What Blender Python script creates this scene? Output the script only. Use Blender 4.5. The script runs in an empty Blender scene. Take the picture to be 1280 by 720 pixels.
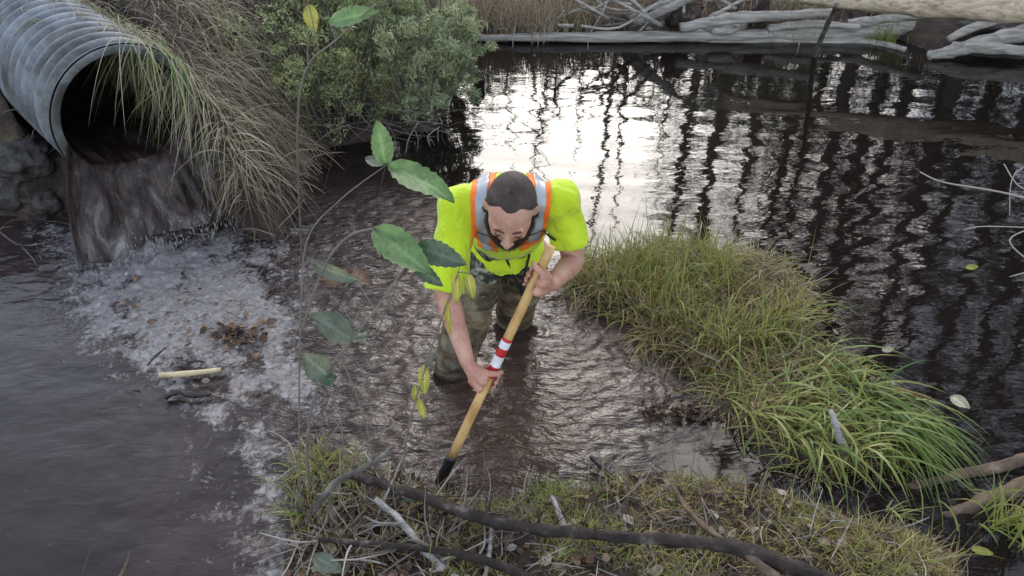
import bpy, bmesh, math, random
import numpy as np
from mathutils import Vector, Matrix, Quaternion, noise as mnoise
from mathutils.bvhtree import BVHTree

rng = np.random.default_rng(7)
random.seed(7)
sc = bpy.context.scene
COL = sc.collection
R = math.radians

# ------------------------------------------------------------------ camera
CAMZ, PITCH, F = 2.3, R(35.0), 1005.0
cam_d = bpy.data.cameras.new('camera'); cam = bpy.data.objects.new('camera', cam_d); COL.objects.link(cam)
cam.location = (0, 0, CAMZ); cam.rotation_euler = (R(90) - PITCH, 0, 0)
cam_d.sensor_width = 36; cam_d.lens = 36 * F / 1280; cam_d.clip_start = 0.05; cam_d.clip_end = 2000
sc.camera = cam
cp, sp = math.cos(PITCH), math.sin(PITCH)
def Pd(px, py, d):
    """world point at a picture direction and depth"""
    u = (px - 640) / F; v = (360 - py) / F
    return Vector((u * d, d * (cp + v * sp), CAMZ + d * (-sp + v * cp)))
def P(px, py, z=0.0):
    v = (360 - py) / F
    return Pd(px, py, (CAMZ - z) / (sp - v * cp))
def P2(px, py): p = P(px, py); return (p.x, p.y)

# ------------------------------------------------------------------ noise
def _hash(ix, iy, iz, seed):
    h = (ix * 374761393 + iy * 668265263 + iz * 2147483647 * 3 + seed * 1274126177) & 0xffffffff
    h = ((h ^ (h >> 13)) * 1274126177) & 0xffffffff
    h = h ^ (h >> 16)
    return (h & 0xffff) / 65535.0
def vnoise(x, y, seed=0):
    x = np.asarray(x, float); y = np.asarray(y, float)
    ix = np.floor(x).astype(np.int64); iy = np.floor(y).astype(np.int64)
    fx = x - ix; fy = y - iy
    fx = fx * fx * fx * (fx * (fx * 6 - 15) + 10); fy = fy * fy * fy * (fy * (fy * 6 - 15) + 10)
    z = np.zeros_like(ix)
    a = _hash(ix, iy, z, seed); b = _hash(ix + 1, iy, z, seed); c = _hash(ix, iy + 1, z, seed); d = _hash(ix + 1, iy + 1, z, seed)
    return (a + (b - a) * fx + (c - a) * fy + (a - b - c + d) * fx * fy) * 2 - 1
def fbm(x, y, seed=0, oct=4, gain=.5):
    s = 0; a = 1; f = 1; t = 0
    for o in range(oct):
        s = s + a * vnoise(x * f + 17.3 * o, y * f - 9.1 * o, seed + o); t += a; a *= gain; f *= 2.03
    return s / t
def sstep(a, b, x):
    t = np.clip((np.asarray(x, float) - a) / (b - a), 0, 1); return t * t * (3 - 2 * t)
def sdf(poly, x, y):
    """signed distance, positive inside"""
    x = np.asarray(x, float); y = np.asarray(y, float)
    d = np.full(x.shape, 1e9); ins = np.zeros(x.shape, bool)
    n = len(poly)
    for i in range(n):
        ax, ay = poly[i]; bx, by = poly[(i + 1) % n]
        ex, ey = bx - ax, by - ay
        t = np.clip(((x - ax) * ex + (y - ay) * ey) / (ex * ex + ey * ey + 1e-12), 0, 1)
        d = np.minimum(d, np.hypot(x - ax - t * ex, y - ay - t * ey))
        if ay != by:
            c = ((ay > y) != (by > y)) & (x < (bx - ax) * (y - ay) / (by - ay) + ax)
            ins ^= c
    return np.where(ins, d, -d)

# ------------------------------------------------------------------ mesh helpers
def mesh_np(name, V, Q, mats=(), attrs=None, smooth=True, parent=None, matidx=None):
    V = np.asarray(V, np.float32); Q = np.asarray(Q, np.int32)
    k = Q.shape[1]
    me = bpy.data.meshes.new(name)
    me.vertices.add(len(V)); me.vertices.foreach_set('co', V.ravel())
    me.loops.add(Q.size); me.loops.foreach_set('vertex_index', Q.ravel())
    me.polygons.add(len(Q)); me.polygons.foreach_set('loop_start', np.arange(0, Q.size, k, dtype=np.int32))
    me.polygons.foreach_set('loop_total', np.full(len(Q), k, np.int32))
    me.polygons.foreach_set('use_smooth', np.full(len(Q), smooth))
    for m in (mats if isinstance(mats, (list, tuple)) else [mats]): me.materials.append(m)
    if matidx is not None: me.polygons.foreach_set('material_index', np.asarray(matidx, np.int32))
    for an, av in (attrs or {}).items():
        a = me.attributes.new(an, 'FLOAT', 'POINT'); a.data.foreach_set('value', np.asarray(av, np.float32))
    me.update(calc_edges=True)
    o = bpy.data.objects.new(name, me); COL.objects.link(o)
    if parent: o.parent = parent
    return o
def tag(o, label=None, cat=None, group=None, kind=None):
    if label: o['label'] = label
    if cat: o['category'] = cat
    if group: o['group'] = group
    if kind: o['kind'] = kind
    return o
def empty(name, loc, label, cat, group=None):
    o = bpy.data.objects.new(name, None); COL.objects.link(o); o.location = loc; o.empty_display_size = .05
    bpy.context.view_layer.update()
    tag(o, label, cat, group); return o
def own(o, root):
    """parent with world-space geometry kept in place"""
    o.parent = root; o.matrix_parent_inverse = Matrix.Translation(root.location).inverted(); return o

class MB:
    def __init__(s): s.v = []; s.q = []; s.t = []; s.n = 0
    def add(s, V, Q, tint=0.5):
        V = np.asarray(V, float).reshape(-1, 3)
        s.v.append(V); s.q.append(np.asarray(Q, int) + s.n); s.n += len(V)
        s.t.append(np.broadcast_to(np.asarray(tint, float), (len(V),)) if np.ndim(tint) == 0 else np.asarray(tint, float))
    def build(s, name, mat, root=None, smooth=True):
        o = mesh_np(name, np.concatenate(s.v), np.concatenate(s.q), mat, {'tint': np.concatenate(s.t)}, smooth)
        if root: own(o, root)
        return o

def smooth_path(pts, rad, sub=6):
    pts = [Vector(p) for p in pts]; n = len(pts); out = []; ro = []
    for i in range(n - 1):
        p0 = pts[max(i - 1, 0)]; p1 = pts[i]; p2 = pts[i + 1]; p3 = pts[min(i + 2, n - 1)]
        for k in range(sub):
            t = k / sub
            out.append(0.5 * ((2 * p1) + (p2 - p0) * t + (2 * p0 - 5 * p1 + 4 * p2 - p3) * t * t + (3 * p1 - p0 - 3 * p2 + p3) * t ** 3))
            ro.append(rad[i] * (1 - t) + rad[i + 1] * t)
    out.append(pts[-1]); ro.append(rad[-1]); return out, ro
def tube(mb, pts, rad, n=8, sub=6, rough=0.0, seed=0, tint=0.5, flat=1.0):
    if np.ndim(rad) == 0: rad = [rad] * len(pts)
    pts, rad = smooth_path(pts, rad, sub)
    V = []; up = Vector((0, 0, 1)); prev = None
    for i, p in enumerate(pts):
        a = pts[min(i + 1, len(pts) - 1)] - pts[max(i - 1, 0)]
        if a.length < 1e-9: a = Vector((0, 0, 1))
        a.normalize()
        if prev is None:
            e = a.cross(up) if abs(a.z) < .9 else a.cross(Vector((1, 0, 0)))
        else: e = prev - a * prev.dot(a)
        e.normalize(); prev = e; f = a.cross(e)
        for k in range(n):
            th = 2 * math.pi * k / n
            r = rad[i]
            if rough: r *= 1 + rough * mnoise.noise(Vector((math.cos(th) * 1.3 + seed, math.sin(th) * 1.3, i * .35))) + rough * .6 * mnoise.noise(Vector((math.cos(th) * 4 + seed, math.sin(th) * 4, i * .9)))
            V.append(p + e * (math.cos(th) * r) + f * (math.sin(th) * r * flat))
    Q = []
    m = len(pts)
    for i in range(m - 1):
        for k in range(n):
            Q.append((i * n + k, i * n + (k + 1) % n, (i + 1) * n + (k + 1) % n, (i + 1) * n + k))
    b = len(V); V.append(pts[0]); V.append(pts[-1])
    for k in range(0, n, 2):
        Q.append((b, (k + 2) % n, (k + 1) % n, k)); Q.append((b + 1, (m - 1) * n + k, (m - 1) * n + k + 1, (m - 1) * n + (k + 2) % n))
    mb.add([tuple(v) for v in V], Q, tint)

# ------------------------------------------------------------------ materials
def newmat(name):
    m = bpy.data.materials.new(name); m.use_nodes = True
    nt = m.node_tree; nt.nodes.clear()
    out = nt.nodes.new('ShaderNodeOutputMaterial'); b = nt.nodes.new('ShaderNodeBsdfPrincipled')
    nt.links.new(b.outputs[0], out.inputs[0]); return m, nt, b
def N(nt, t, **kw):
    n = nt.nodes.new('ShaderNode' + t)
    for k, v in kw.items(): setattr(n, k, v)
    return n
def ramp(nt, src, stops):
    r = N(nt, 'ValToRGB'); nt.links.new(src, r.inputs[0]); e = r.color_ramp.elements
    while len(e) < len(stops): e.new(0.5)
    for i, (p, c) in enumerate(stops): e[i].position = p; e[i].color = (*c, 1)
    return r.outputs[0]
def math_(nt, op, a, b=None, clamp=False):
    m = N(nt, 'Math', operation=op); m.use_clamp = clamp
    for i, x in enumerate((a, b)):
        if x is None: continue
        if isinstance(x, (int, float)): m.inputs[i].default_value = x
        else: nt.links.new(x, m.inputs[i])
    return m.outputs[0]
def mixc(nt, f, a, b, mode='MIX'):
    m = N(nt, 'Mix', data_type='RGBA', blend_type=mode)
    for s, x in ((m.inputs[0], f), (m.inputs[6], a), (m.inputs[7], b)):
        if isinstance(x, (int, float)): s.default_value = x
        elif isinstance(x, tuple): s.default_value = (*x, 1)
        else: nt.links.new(x, s)
    return m.outputs[2]
def noise_(nt, scale, detail=4, rough=.6, dist=0, vec=None):
    n = N(nt, 'TexNoise'); n.inputs['Scale'].default_value = scale; n.inputs['Detail'].default_value = detail
    n.inputs['Roughness'].default_value = rough; n.inputs['Distortion'].default_value = dist
    if vec: nt.links.new(vec, n.inputs[0])
    return n.outputs[0]
def objco(nt, scale=None, rot=None):
    t = N(nt, 'TexCoord').outputs['Object']
    if scale or rot:
        m = N(nt, 'Mapping'); nt.links.new(t, m.inputs[0])
        if scale: m.inputs['Scale'].default_value = scale
        if rot: m.inputs['Rotation'].default_value = rot
        return m.outputs[0]
    return t
def bump(nt, b, h, strength=.5, dist=.01):
    n = N(nt, 'Bump'); n.inputs['Strength'].default_value = strength; n.inputs['Distance'].default_value = dist
    nt.links.new(h, n.inputs['Height']); nt.links.new(n.outputs[0], b.inputs['Normal']); return n
def mat_noise(name, stops, scale=8, rough=.8, bs=.4, bd=.01, vscale=None, spec=.3, detail=6, dist=0, bscale=None):
    m, nt, b = newmat(name)
    v = objco(nt, vscale)
    n = noise_(nt, scale, detail, .6, dist, v)
    nt.links.new(ramp(nt, n, stops), b.inputs['Base Color'])
    b.inputs['Roughness'].default_value = rough; b.inputs['Specular IOR Level'].default_value = spec
    h = noise_(nt, bscale or scale * 3, 5, .65, dist, v); bump(nt, b, h, bs, bd)
    return m
def mat_tint(name, stops, rough=.6, spec=.3, nscale=25, trans=0.0, amt=.35):
    """colour chosen by per-blade tint, broken up with noise"""
    m, nt, b = newmat(name)
    a = N(nt, 'Attribute', attribute_name='tint').outputs['Fac']
    n = noise_(nt, nscale, 3, .6, 0, objco(nt))
    f = math_(nt, 'ADD', a, math_(nt, 'MULTIPLY', math_(nt, 'SUBTRACT', n, .5), amt), True)
    c = ramp(nt, f, stops)
    nt.links.new(c, b.inputs['Base Color']); b.inputs['Roughness'].default_value = rough; b.inputs['Specular IOR Level'].default_value = spec
    if trans:
        t = N(nt, 'BsdfTranslucent'); nt.links.new(c, t.inputs[0]); mx = N(nt, 'MixShader'); mx.inputs[0].default_value = trans
        nt.links.new(b.outputs[0], mx.inputs[1]); nt.links.new(t.outputs[0], mx.inputs[2])
        nt.links.new(mx.outputs[0], [x for x in nt.nodes if x.type == 'OUTPUT_MATERIAL'][0].inputs[0])
    return m

M = {}
M['wood_grey'] = mat_noise('weathered_wood', [(.25, (.13, .11, .095)), (.48, (.36, .33, .295)), (.75, (.60, .56, .50))], 3, .85, .8, .012, (1.2, 14, 14), bscale=9)
M['bark_dark'] = mat_noise('dark_bark', [(.35, (.018, .012, .010)), (.55, (.045, .032, .026)), (.66, (.13, .105, .085)), (.8, (.24, .21, .17))], 14, .75, .9, .01, (1, 1, 1))
M['bark_mid'] = mat_noise('brown_bark', [(.3, (.05, .032, .022)), (.55, (.14, .095, .065)), (.8, (.3, .22, .16))], 16, .8, .8, .008)
M['bark_grey'] = mat_noise('grey_bark', [(.3, (.045, .037, .033)), (.55, (.13, .115, .10)), (.8, (.27, .25, .22))], 10, .85, .8, .01)
M['wood_pale'] = mat_noise('peeled_wood', [(.3, (.42, .32, .17)), (.7, (.68, .58, .36))], 20, .6, .3, .003)
M['wood_wet'] = mat_noise('wet_black_wood', [(.3, (.006, .005, .005)), (.7, (.035, .026, .022))], 30, .35, .8, .008, spec=.5)
M['leafy'] = mat_tint('shrub_leaf', [(0, (.09, .11, .05)), (.4, (.21, .24, .11)), (.7, (.33, .36, .16)), (1, (.50, .47, .22))], .5, .35, 6, .25)
M['cedar'] = mat_tint('cedar_spray', [(0, (.09, .12, .06)), (.5, (.25, .29, .15)), (1, (.46, .46, .26))], .5, .3, 8, .15)
M['conifer'] = mat_tint('conifer_needles', [(0, (.012, .022, .012)), (.6, (.035, .055, .025)), (1, (.07, .09, .04))], .6, .2, 4)
M['sedge'] = mat_tint('sedge_blade', [(0, (.085, .055, .03)), (.2, (.27, .19, .085)), (.42, (.30, .28, .075)), (.62, (.25, .27, .065)), (.85, (.16, .23, .05)), (1, (.09, .15, .035))], .45, .4, 9, .3, .22)
M['dry'] = mat_tint('dry_grass_blade', [(0, (.06, .042, .032)), (.3, (.20, .15, .105)), (.6, (.38, .305, .215)), (.85, (.52, .44, .32)), (.93, (.25, .3, .10)), (1, (.12, .2, .06))], .6, .25, 9, .25, .2)
M['moss'] = mat_tint('moss_blade', [(0, (.08, .05, .033)), (.3, (.24, .16, .095)), (.55, (.42, .35, .14)), (.8, (.36, .38, .10)), (1, (.18, .24, .06))], .6, .25, 14, .2, .3)
M['litter'] = mat_tint('dead_leaf', [(0, (.045, .026, .018)), (.3, (.15, .085, .05)), (.55, (.29, .18, .115)), (.8, (.36, .31, .26)), (.93, (.46, .4, .32)), (1, (.5, .36, .12))], .7, .3, 30, .15, .3)
M['twig'] = mat_tint('bare_twig', [(0, (.05, .035, .028)), (.5, (.16, .13, .11)), (1, (.42, .38, .34))], .8, .2, 20)

# big alder leaves
def mat_leaf(name, c1, c2, c3):
    m, nt, b = newmat(name)
    v = objco(nt)
    n = noise_(nt, 22, 4, .6, 0, v); n2 = noise_(nt, 120, 2, .5, 0, v)
    side = N(nt, 'Attribute', attribute_name='vein').outputs['Fac']
    base = ramp(nt, n, [(.35, c1), (.6, c2), (.78, c3)])
    c = mixc(nt, math_(nt, 'MULTIPLY', side, .45), base, tuple(min(1, x * 1.9 + .03) for x in c2))
    spots = ramp(nt, n2, [(.66, (1, 1, 1)), (.72, (.35, .22, .12))])
    c = mixc(nt, .7, c, spots, 'MULTIPLY')
    nt.links.new(c, b.inputs['Base Color']); b.inputs['Roughness'].default_value = .5; b.inputs['Specular IOR Level'].default_value = .4
    bump(nt, b, math_(nt, 'ADD', side, math_(nt, 'MULTIPLY', n2, .4)), .5, .003)
    t = N(nt, 'BsdfTranslucent'); nt.links.new(c, t.inputs[0]); mx = N(nt, 'MixShader'); mx.inputs[0].default_value = .3
    nt.links.new(b.outputs[0], mx.inputs[1]); nt.links.new(t.outputs[0], mx.inputs[2])
    nt.links.new(mx.outputs[0], [x for x in nt.nodes if x.type == 'OUTPUT_MATERIAL'][0].inputs[0])
    return m
M['lf_green'] = mat_leaf('green_leaf', (.10, .17, .06), (.17, .27, .10), (.27, .31, .11))
M['lf_dark'] = mat_leaf('dark_leaf', (.05, .08, .05), (.09, .135, .08), (.15, .19, .09))
M['lf_grey'] = mat_leaf('grey_green_leaf', (.08, .10, .07), (.15, .17, .12), (.20, .22, .13))
M['lf_yellow'] = mat_leaf('yellow_leaf', (.25, .27, .05), (.42, .38, .08), (.5, .33, .08))
M['lf_brown'] = mat_leaf('brown_leaf', (.10, .055, .035), (.19, .11, .075), (.3, .2, .13))
M['lf_pale'] = mat_leaf('pale_leaf', (.38, .34, .22), (.52, .47, .33), (.6, .55, .4))

# ------------------------------------------------------------------ terrain
near_shore = [(1205, 722), (1195, 700), (1160, 680), (1110, 668), (1060, 652), (1000, 632), (930, 612), (860, 600), (800, 594), (765, 602), (735, 618), (700, 612), (670, 604), (645, 628), (600, 636), (560, 622), (520, 606), (470, 588), (420, 566), (385, 556), (368, 566), (362, 620), (360, 680), (362, 740)]
pond = [P2(*p) for p in [(-400, 215), (-60, 262), (40, 272), (80, 262), (160, 272), (235, 300), (300, 302), (345, 298), (362, 262), (372, 215), (385, 186), (450, 176), (540, 162), (560, 125), (570, 85), (576, 52), (800, 48), (1000, 46), (1125, 50), (1165, 64), (1280, 74), (1500, 90)]]
pond += [(7.5, 7), (6.0, 3.5), (4.6, 1.2), (3.2, .2), (1.9, .4), (1.35, 1.0)]
pond += [P2(*p) for p in near_shore] + [(-.9, 1.0), (-1.3, .45), (-2.5, .3), (-5, .8), (-8, 3)]
islA = [P2(*p) for p in [(698, 352), (725, 330), (790, 318), (870, 316), (950, 325), (995, 370), (1010, 420), (970, 455), (900, 462), (840, 442), (800, 415), (745, 385)]]
islB = [P2(p[0] - 25, p[1] + 4) for p in [(880, 440), (960, 405), (1040, 425), (1100, 470), (1160, 520), (1175, 560), (1130, 590), (1060, 592), (1000, 580), (940, 545), (890, 480)]]
A_AX = Vector((-math.sin(R(43)), math.cos(R(43)), .03)).normalized()
MC = Vector((-1.99, 3.93, .64)); RO, RI = .375, .325
def height(x, y):
    x = np.asarray(x, float); y = np.asarray(y, float)
    d = sdf(pond, x, y) + .05 * fbm(x * 3, y * 3, 3, 3)
    L = np.maximum(-d, 0)
    wn = sstep(3.0, 2.2, y)                       # near bank
    wc = sstep(-1.15, -1.45, x) * sstep(2.6, 3.2, y)   # culvert bank
    hn = .11 * (1 - np.exp(-L / .10)) + .35 * sstep(.7, 2.5, L)
    hc = 1.15 * (1 - np.exp(-L / .38)) + .3 * sstep(1, 4, L)
    hf = .16 * (1 - np.exp(-L / .2)) + .35 * sstep(.6, 3, L) + 1.6 * sstep(6, 30, L)
    land = hn * wn + (1 - wn) * (hc * wc + hf * (1 - wc))
    land = land + (.035 * fbm(x * 5, y * 5, 11, 4) + .06 * fbm(x * 1.3, y * 1.3, 21, 3)) * sstep(0, .25, L)
    bed = -.45 * sstep(0, .35, d)
    h = np.where(d > 0, bed, .012 + land)
    qx, qy = x - MC.x, y - MC.y; ah = math.hypot(A_AX.x, A_AX.y); sx = (qx * A_AX.x + qy * A_AX.y) / ah; lt = np.abs(qx * A_AX.y - qy * A_AX.x) / ah
    h = np.where((lt < RO - .02) & (sx > -.04) & (sx < 2.6), np.minimum(h, MC.z - RO + .01), h)
    h = np.where((lt < RO - .05) & (sx <= -.04) & (sx > -.8), np.minimum(h, -.08), h)
    for pl, hh in ((islA, .05), (islB, .025)):
        di = sdf(pl, x, y) + .10 * fbm(x * 5, y * 5, 5, 4)
        hi = -.10 + (hh + .10) * sstep(-.14, .10, di) + .03 * fbm(x * 9, y * 9, 8, 3)
        h = np.where(di > -.14, np.maximum(h, hi), h)
    return h
def hz(x, y): return float(height(np.array([x]), np.array([y]))[0])
def axis(lo, hi, step, far, g=1.25):
    c = list(np.arange(lo, hi + 1e-6, step)); s = step; a = hi
    while a < far: s *= g; a += s; c.append(a)
    s = step; a = lo
    while a > -far: s *= g; a -= s; c.insert(0, a)
    return np.array(c)
def gridmesh(xs, ys, zf):
    X, Y = np.meshgrid(xs, ys); x = X.ravel(); y = Y.ravel(); z = zf(x, y)
    nx, ny = len(xs), len(ys)
    i = np.arange(nx - 1); j = np.arange(ny - 1); I, J = np.meshgrid(i, j); a = (J * nx + I).ravel()
    return np.stack([x, y, z], 1), np.stack([a, a + 1, a + nx + 1, a + nx], 1)
mg, nt, b = newmat('bog_soil')
v = objco(nt); n1 = noise_(nt, 9, 8, .65, 0, v); n2 = noise_(nt, 60, 6, .7, 0, v)
c = ramp(nt, n1, [(.3, (.025, .016, .012)), (.5, (.07, .046, .033)), (.62, (.12, .085, .055)), (.75, (.16, .14, .07))])
c = mixc(nt, .6, c, ramp(nt, n2, [(.3, (.3, .3, .3)), (.7, (1, 1, 1))]), 'MULTIPLY')
nt.links.new(c, b.inputs['Base Color']); b.inputs['Roughness'].default_value = .8
bump(nt, b, math_(nt, 'ADD', n2, n1), .9, .03)
V, Q = gridmesh(axis(-4.2, 4.2, .035, 260), axis(.4, 9.5, .035, 260), height)
tag(mesh_np('ground', V, Q, mg), kind='structure')

# ------------------------------------------------------------------ water
foam_poly = [P2(*p) for p in [(60, 262), (130, 292), (235, 305), (350, 296), (368, 300), (368, 560), (362, 740), (325, 720), (300, 640), (270, 560), (235, 505), (170, 455), (110, 430), (75, 375), (110, 330), (70, 300)]]
chop_poly = [P2(*p) for p in [(360, 250), (470, 245), (560, 260), (700, 350), (760, 400), (800, 420), (850, 470), (830, 520), (760, 560), (690, 600), (560, 620), (470, 588), (385, 556), (362, 560)]]
silt_poly = [P2(*p) for p in [(560, 500), (600, 430), (640, 430), (740, 430), (770, 480), (720, 560), (660, 605), (590, 620)]]
FALL = P2(172, 318)
legs_w = [(P2(572, 472), .11), (P2(645, 412), .11)]
def wmask(x, y):
    w = .06 * fbm(x * 2, y * 2, 31, 3)
    foam = sstep(-.28, .18, sdf(foam_poly, x, y) + .16 * fbm(x * 3, y * 3, 33, 4))
    fx, fy = P2(100, 330); gx, gy = P2(340, 640); dl = math.hypot(gx - fx, gy - fy); ux, uy = (gx - fx) / dl, (gy - fy) / dl
    u_ = (x * ux + y * uy) + .16 * fbm(x * 2.2, y * 2.2, 35, 3); v_ = (-x * uy + y * ux) + .13 * fbm(x * 2.5 + 7, y * 2.5, 37, 3)
    stk = fbm(u_ * 2.4, v_ * 9, 39, 4)
    rr_ = np.hypot(x - FALL[0], y - FALL[1]); foam = foam * np.clip(.78 + 1.15 * stk + .6 * fbm(x * 9, y * 11, 29, 3) + .16 * np.exp(-(rr_ / .8) ** 2), 0, 1.0)
    foam2 = .55 * sstep(-2.2, -.4, sdf(foam_poly, x, y) + w) * sstep(-.45, -.75, x) + .45 * sstep(-.75, -.05, sdf(foam_poly, x, y) + w) * sstep(-.45, -.75, x)
    chop = sstep(-.28, .12, sdf(chop_poly, x, y) + w)
    silt = sstep(-.12, .12, sdf(silt_poly, x, y) + w)
    return foam, foam2, chop, silt
FALL = P2(172, 318)
def wheight(x, y):
    foam, foam2, chop, silt = wmask(x, y)
    wx = x + .10 * fbm(x * 4, y * 4, 41, 3); wy = y + .10 * fbm(x * 4, y * 4, 47, 3)
    rid = 1 - np.abs(fbm(wx * 9 + wy * 3, wy * 13 - wx * 4, 51, 4)) * 2.2
    ch = (rid - .5) * .010 + .004 * fbm(wx * 30, wy * 40, 57, 3)
    z = chop * ch * (1 - .35 * silt)
    lump = fbm(x * 8, y * 10, 61, 5)
    z = z + foam * (.010 * sstep(-.1, .6, lump) + .0012 * fbm(x * 30, y * 34, 66, 3)) + foam2 * .003 * fbm(x * 10, y * 14, 63, 4)
    r = np.hypot(x - FALL[0], y - FALL[1])
    z = z + .07 * np.exp(-(r / .26) ** 2) * (fbm(x * 13, y * 13, 71, 4) + .25)
    for (lx, ly), rr in legs_w:
        r = np.hypot(x - lx, y - ly); z = z + .006 * np.cos((r - rr) * 70) * np.exp(-np.maximum(r - rr, 0) / .12) * (r < .6)
    far = 1 - np.clip(chop + foam, 0, 1)
    near_f = np.exp(-np.maximum(y - 8, 0) / 4) * np.exp(-np.maximum(np.abs(x) - 4, 0) / 3)
    z = z + far * near_f * (.0009 * np.sin(y * 21 + 1.2 * fbm(x * 1.2, y * 1.2, 81, 3) * 4 + x * 3) + .0011 * fbm(x * 2.6, y * 6, 83, 2))
    return z
mw, nt, b = newmat('bog_water')
v = objco(nt)
att = lambda s: N(nt, 'Attribute', attribute_name=s).outputs['Fac']
aF, aF2, aC, aS = att('foam'), att('murk'), att('chop'), att('silt')
c = mixc(nt, math_(nt, 'MULTIPLY', aC, .8), (.010, .007, .006), (.062, .039, .031))
nmk = noise_(nt, 2.2, 5, .6, 1.8, v)
c = mixc(nt, aF2, c, ramp(nt, nmk, [(.35, (.020, .013, .012)), (.6, (.040, .027, .025))]))
nS = noise_(nt, 5, 5, .6, 1.5, v)
c = mixc(nt, math_(nt, 'MULTIPLY', aS, nS), c, (.075, .040, .027))
# foam: bubbly froth, density from the attribute, broken by streaky warped noise
nz = noise_(nt, 4.5, 8, .68, 1.6, v); nfin = noise_(nt, 34, 5, .7, .8, v)
warp = N(nt, 'VectorMath', operation='ADD'); wn_ = N(nt, 'TexNoise'); wn_.inputs['Scale'].default_value = 6; nt.links.new(v, wn_.inputs[0])
ws = N(nt, 'VectorMath', operation='SCALE'); nt.links.new(wn_.outputs[1], ws.inputs[0]); ws.inputs['Scale'].default_value = .12
nt.links.new(v, warp.inputs[0]); nt.links.new(ws.outputs[0], warp.inputs[1])
vo = N(nt, 'TexVoronoi'); vo.inputs['Scale'].default_value = 42; nt.links.new(warp.outputs[0], vo.inputs[0])
vo2 = N(nt, 'TexVoronoi'); vo2.inputs['Scale'].default_value = 21; nt.links.new(warp.outputs[0], vo2.inputs[0])
f = math_(nt, 'ADD', nz, math_(nt, 'MULTIPLY', math_(nt, 'SUBTRACT', nfin, .5), .85))
f = math_(nt, 'ADD', f, math_(nt, 'MULTIPLY', math_(nt, 'SUBTRACT', .45, vo.outputs[0]), .16))
thr = math_(nt, 'SUBTRACT', .90, math_(nt, 'ADD', math_(nt, 'MULTIPLY', aF, .51), math_(nt, 'MULTIPLY', aF2, .23)))
ff = math_(nt, 'MULTIPLY', math_(nt, 'SUBTRACT', f, thr), 4.2, True)
# scattered single blobs of foam riding on the chop
blob = math_(nt, 'MULTIPLY', math_(nt, 'SUBTRACT', .26, math_(nt, 'ADD', vo2.outputs[0], math_(nt, 'MULTIPLY', nfin, .28))), 9, True)
gate = math_(nt, 'MULTIPLY', math_(nt, 'SUBTRACT', noise_(nt, 2.6, 3, .5, 0, v), .49), 9, True)
blob = math_(nt, 'MULTIPLY', math_(nt, 'MULTIPLY', blob, gate), math_(nt, 'ADD', math_(nt, 'MULTIPLY', aC, .6), math_(nt, 'MULTIPLY', aF2, .8)), True)
ff = math_(nt, 'MAXIMUM', ff, math_(nt, 'MULTIPLY', blob, .75))
ff = math_(nt, 'MULTIPLY', ff, .80)
fcol = ramp(nt, nfin, [(.3, (.14, .125, .12)), (.52, (.26, .24, .235)), (.75, (.46, .44, .43))])
c = mixc(nt, ff, c, fcol)
nt.links.new(c, b.inputs['Base Color'])
rr = math_(nt, 'ADD', math_(nt, 'ADD', .03, math_(nt, 'ADD', math_(nt, 'MULTIPLY', aF2, .03), math_(nt, 'MULTIPLY', aC, .05))), math_(nt, 'MULTIPLY', ff, .5)); nt.links.new(rr, b.inputs['Roughness'])
b.inputs['IOR'].default_value = 1.33
h1 = noise_(nt, 8.5, 4, .55, 1.6, objco(nt, (.7, 1.7, 1), (0, 0, R(-28)))); h2 = noise_(nt, 55, 3, .6, .6, v)
hh = math_(nt, 'MULTIPLY', math_(nt, 'ADD', math_(nt, 'MULTIPLY', h1, 1.15), math_(nt, 'MULTIPLY', h2, .14)), math_(nt, 'ADD', math_(nt, 'MULTIPLY', aC, .9), math_(nt, 'MULTIPLY', aF2, .15)))
h3 = noise_(nt, 1.0, 3, .55, .6, objco(nt, (2.2, 7.0, 1))); h4 = noise_(nt, 1.0, 2, .5, .3, objco(nt, (9, 15, 1)))
hh = math_(nt, 'ADD', hh, math_(nt, 'ADD', math_(nt, 'MULTIPLY', h3, .07), math_(nt, 'MULTIPLY', h4, .045)))
hh = math_(nt, 'ADD', hh, math_(nt, 'MULTIPLY', math_(nt, 'MULTIPLY', ff, nfin), .35))
bump(nt, b, hh, 1.0, .016)
V, Q = gridmesh(axis(-3.2, 3.0, .0135, 12, 1.12), axis(1.3, 5.4, .0135, 24, 1.12), wheight)
f0, f2, c0, s0 = wmask(V[:, 0], V[:, 1])
# leave out water cells lying well under dry land
hc = height(V[:, 0], V[:, 1]); keep = (hc[Q] < .12).any(1)
tag(mesh_np('bog_water', V, Q[keep], mw, {'foam': f0, 'murk': f2, 'chop': c0, 'silt': s0}), kind='structure')

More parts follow.
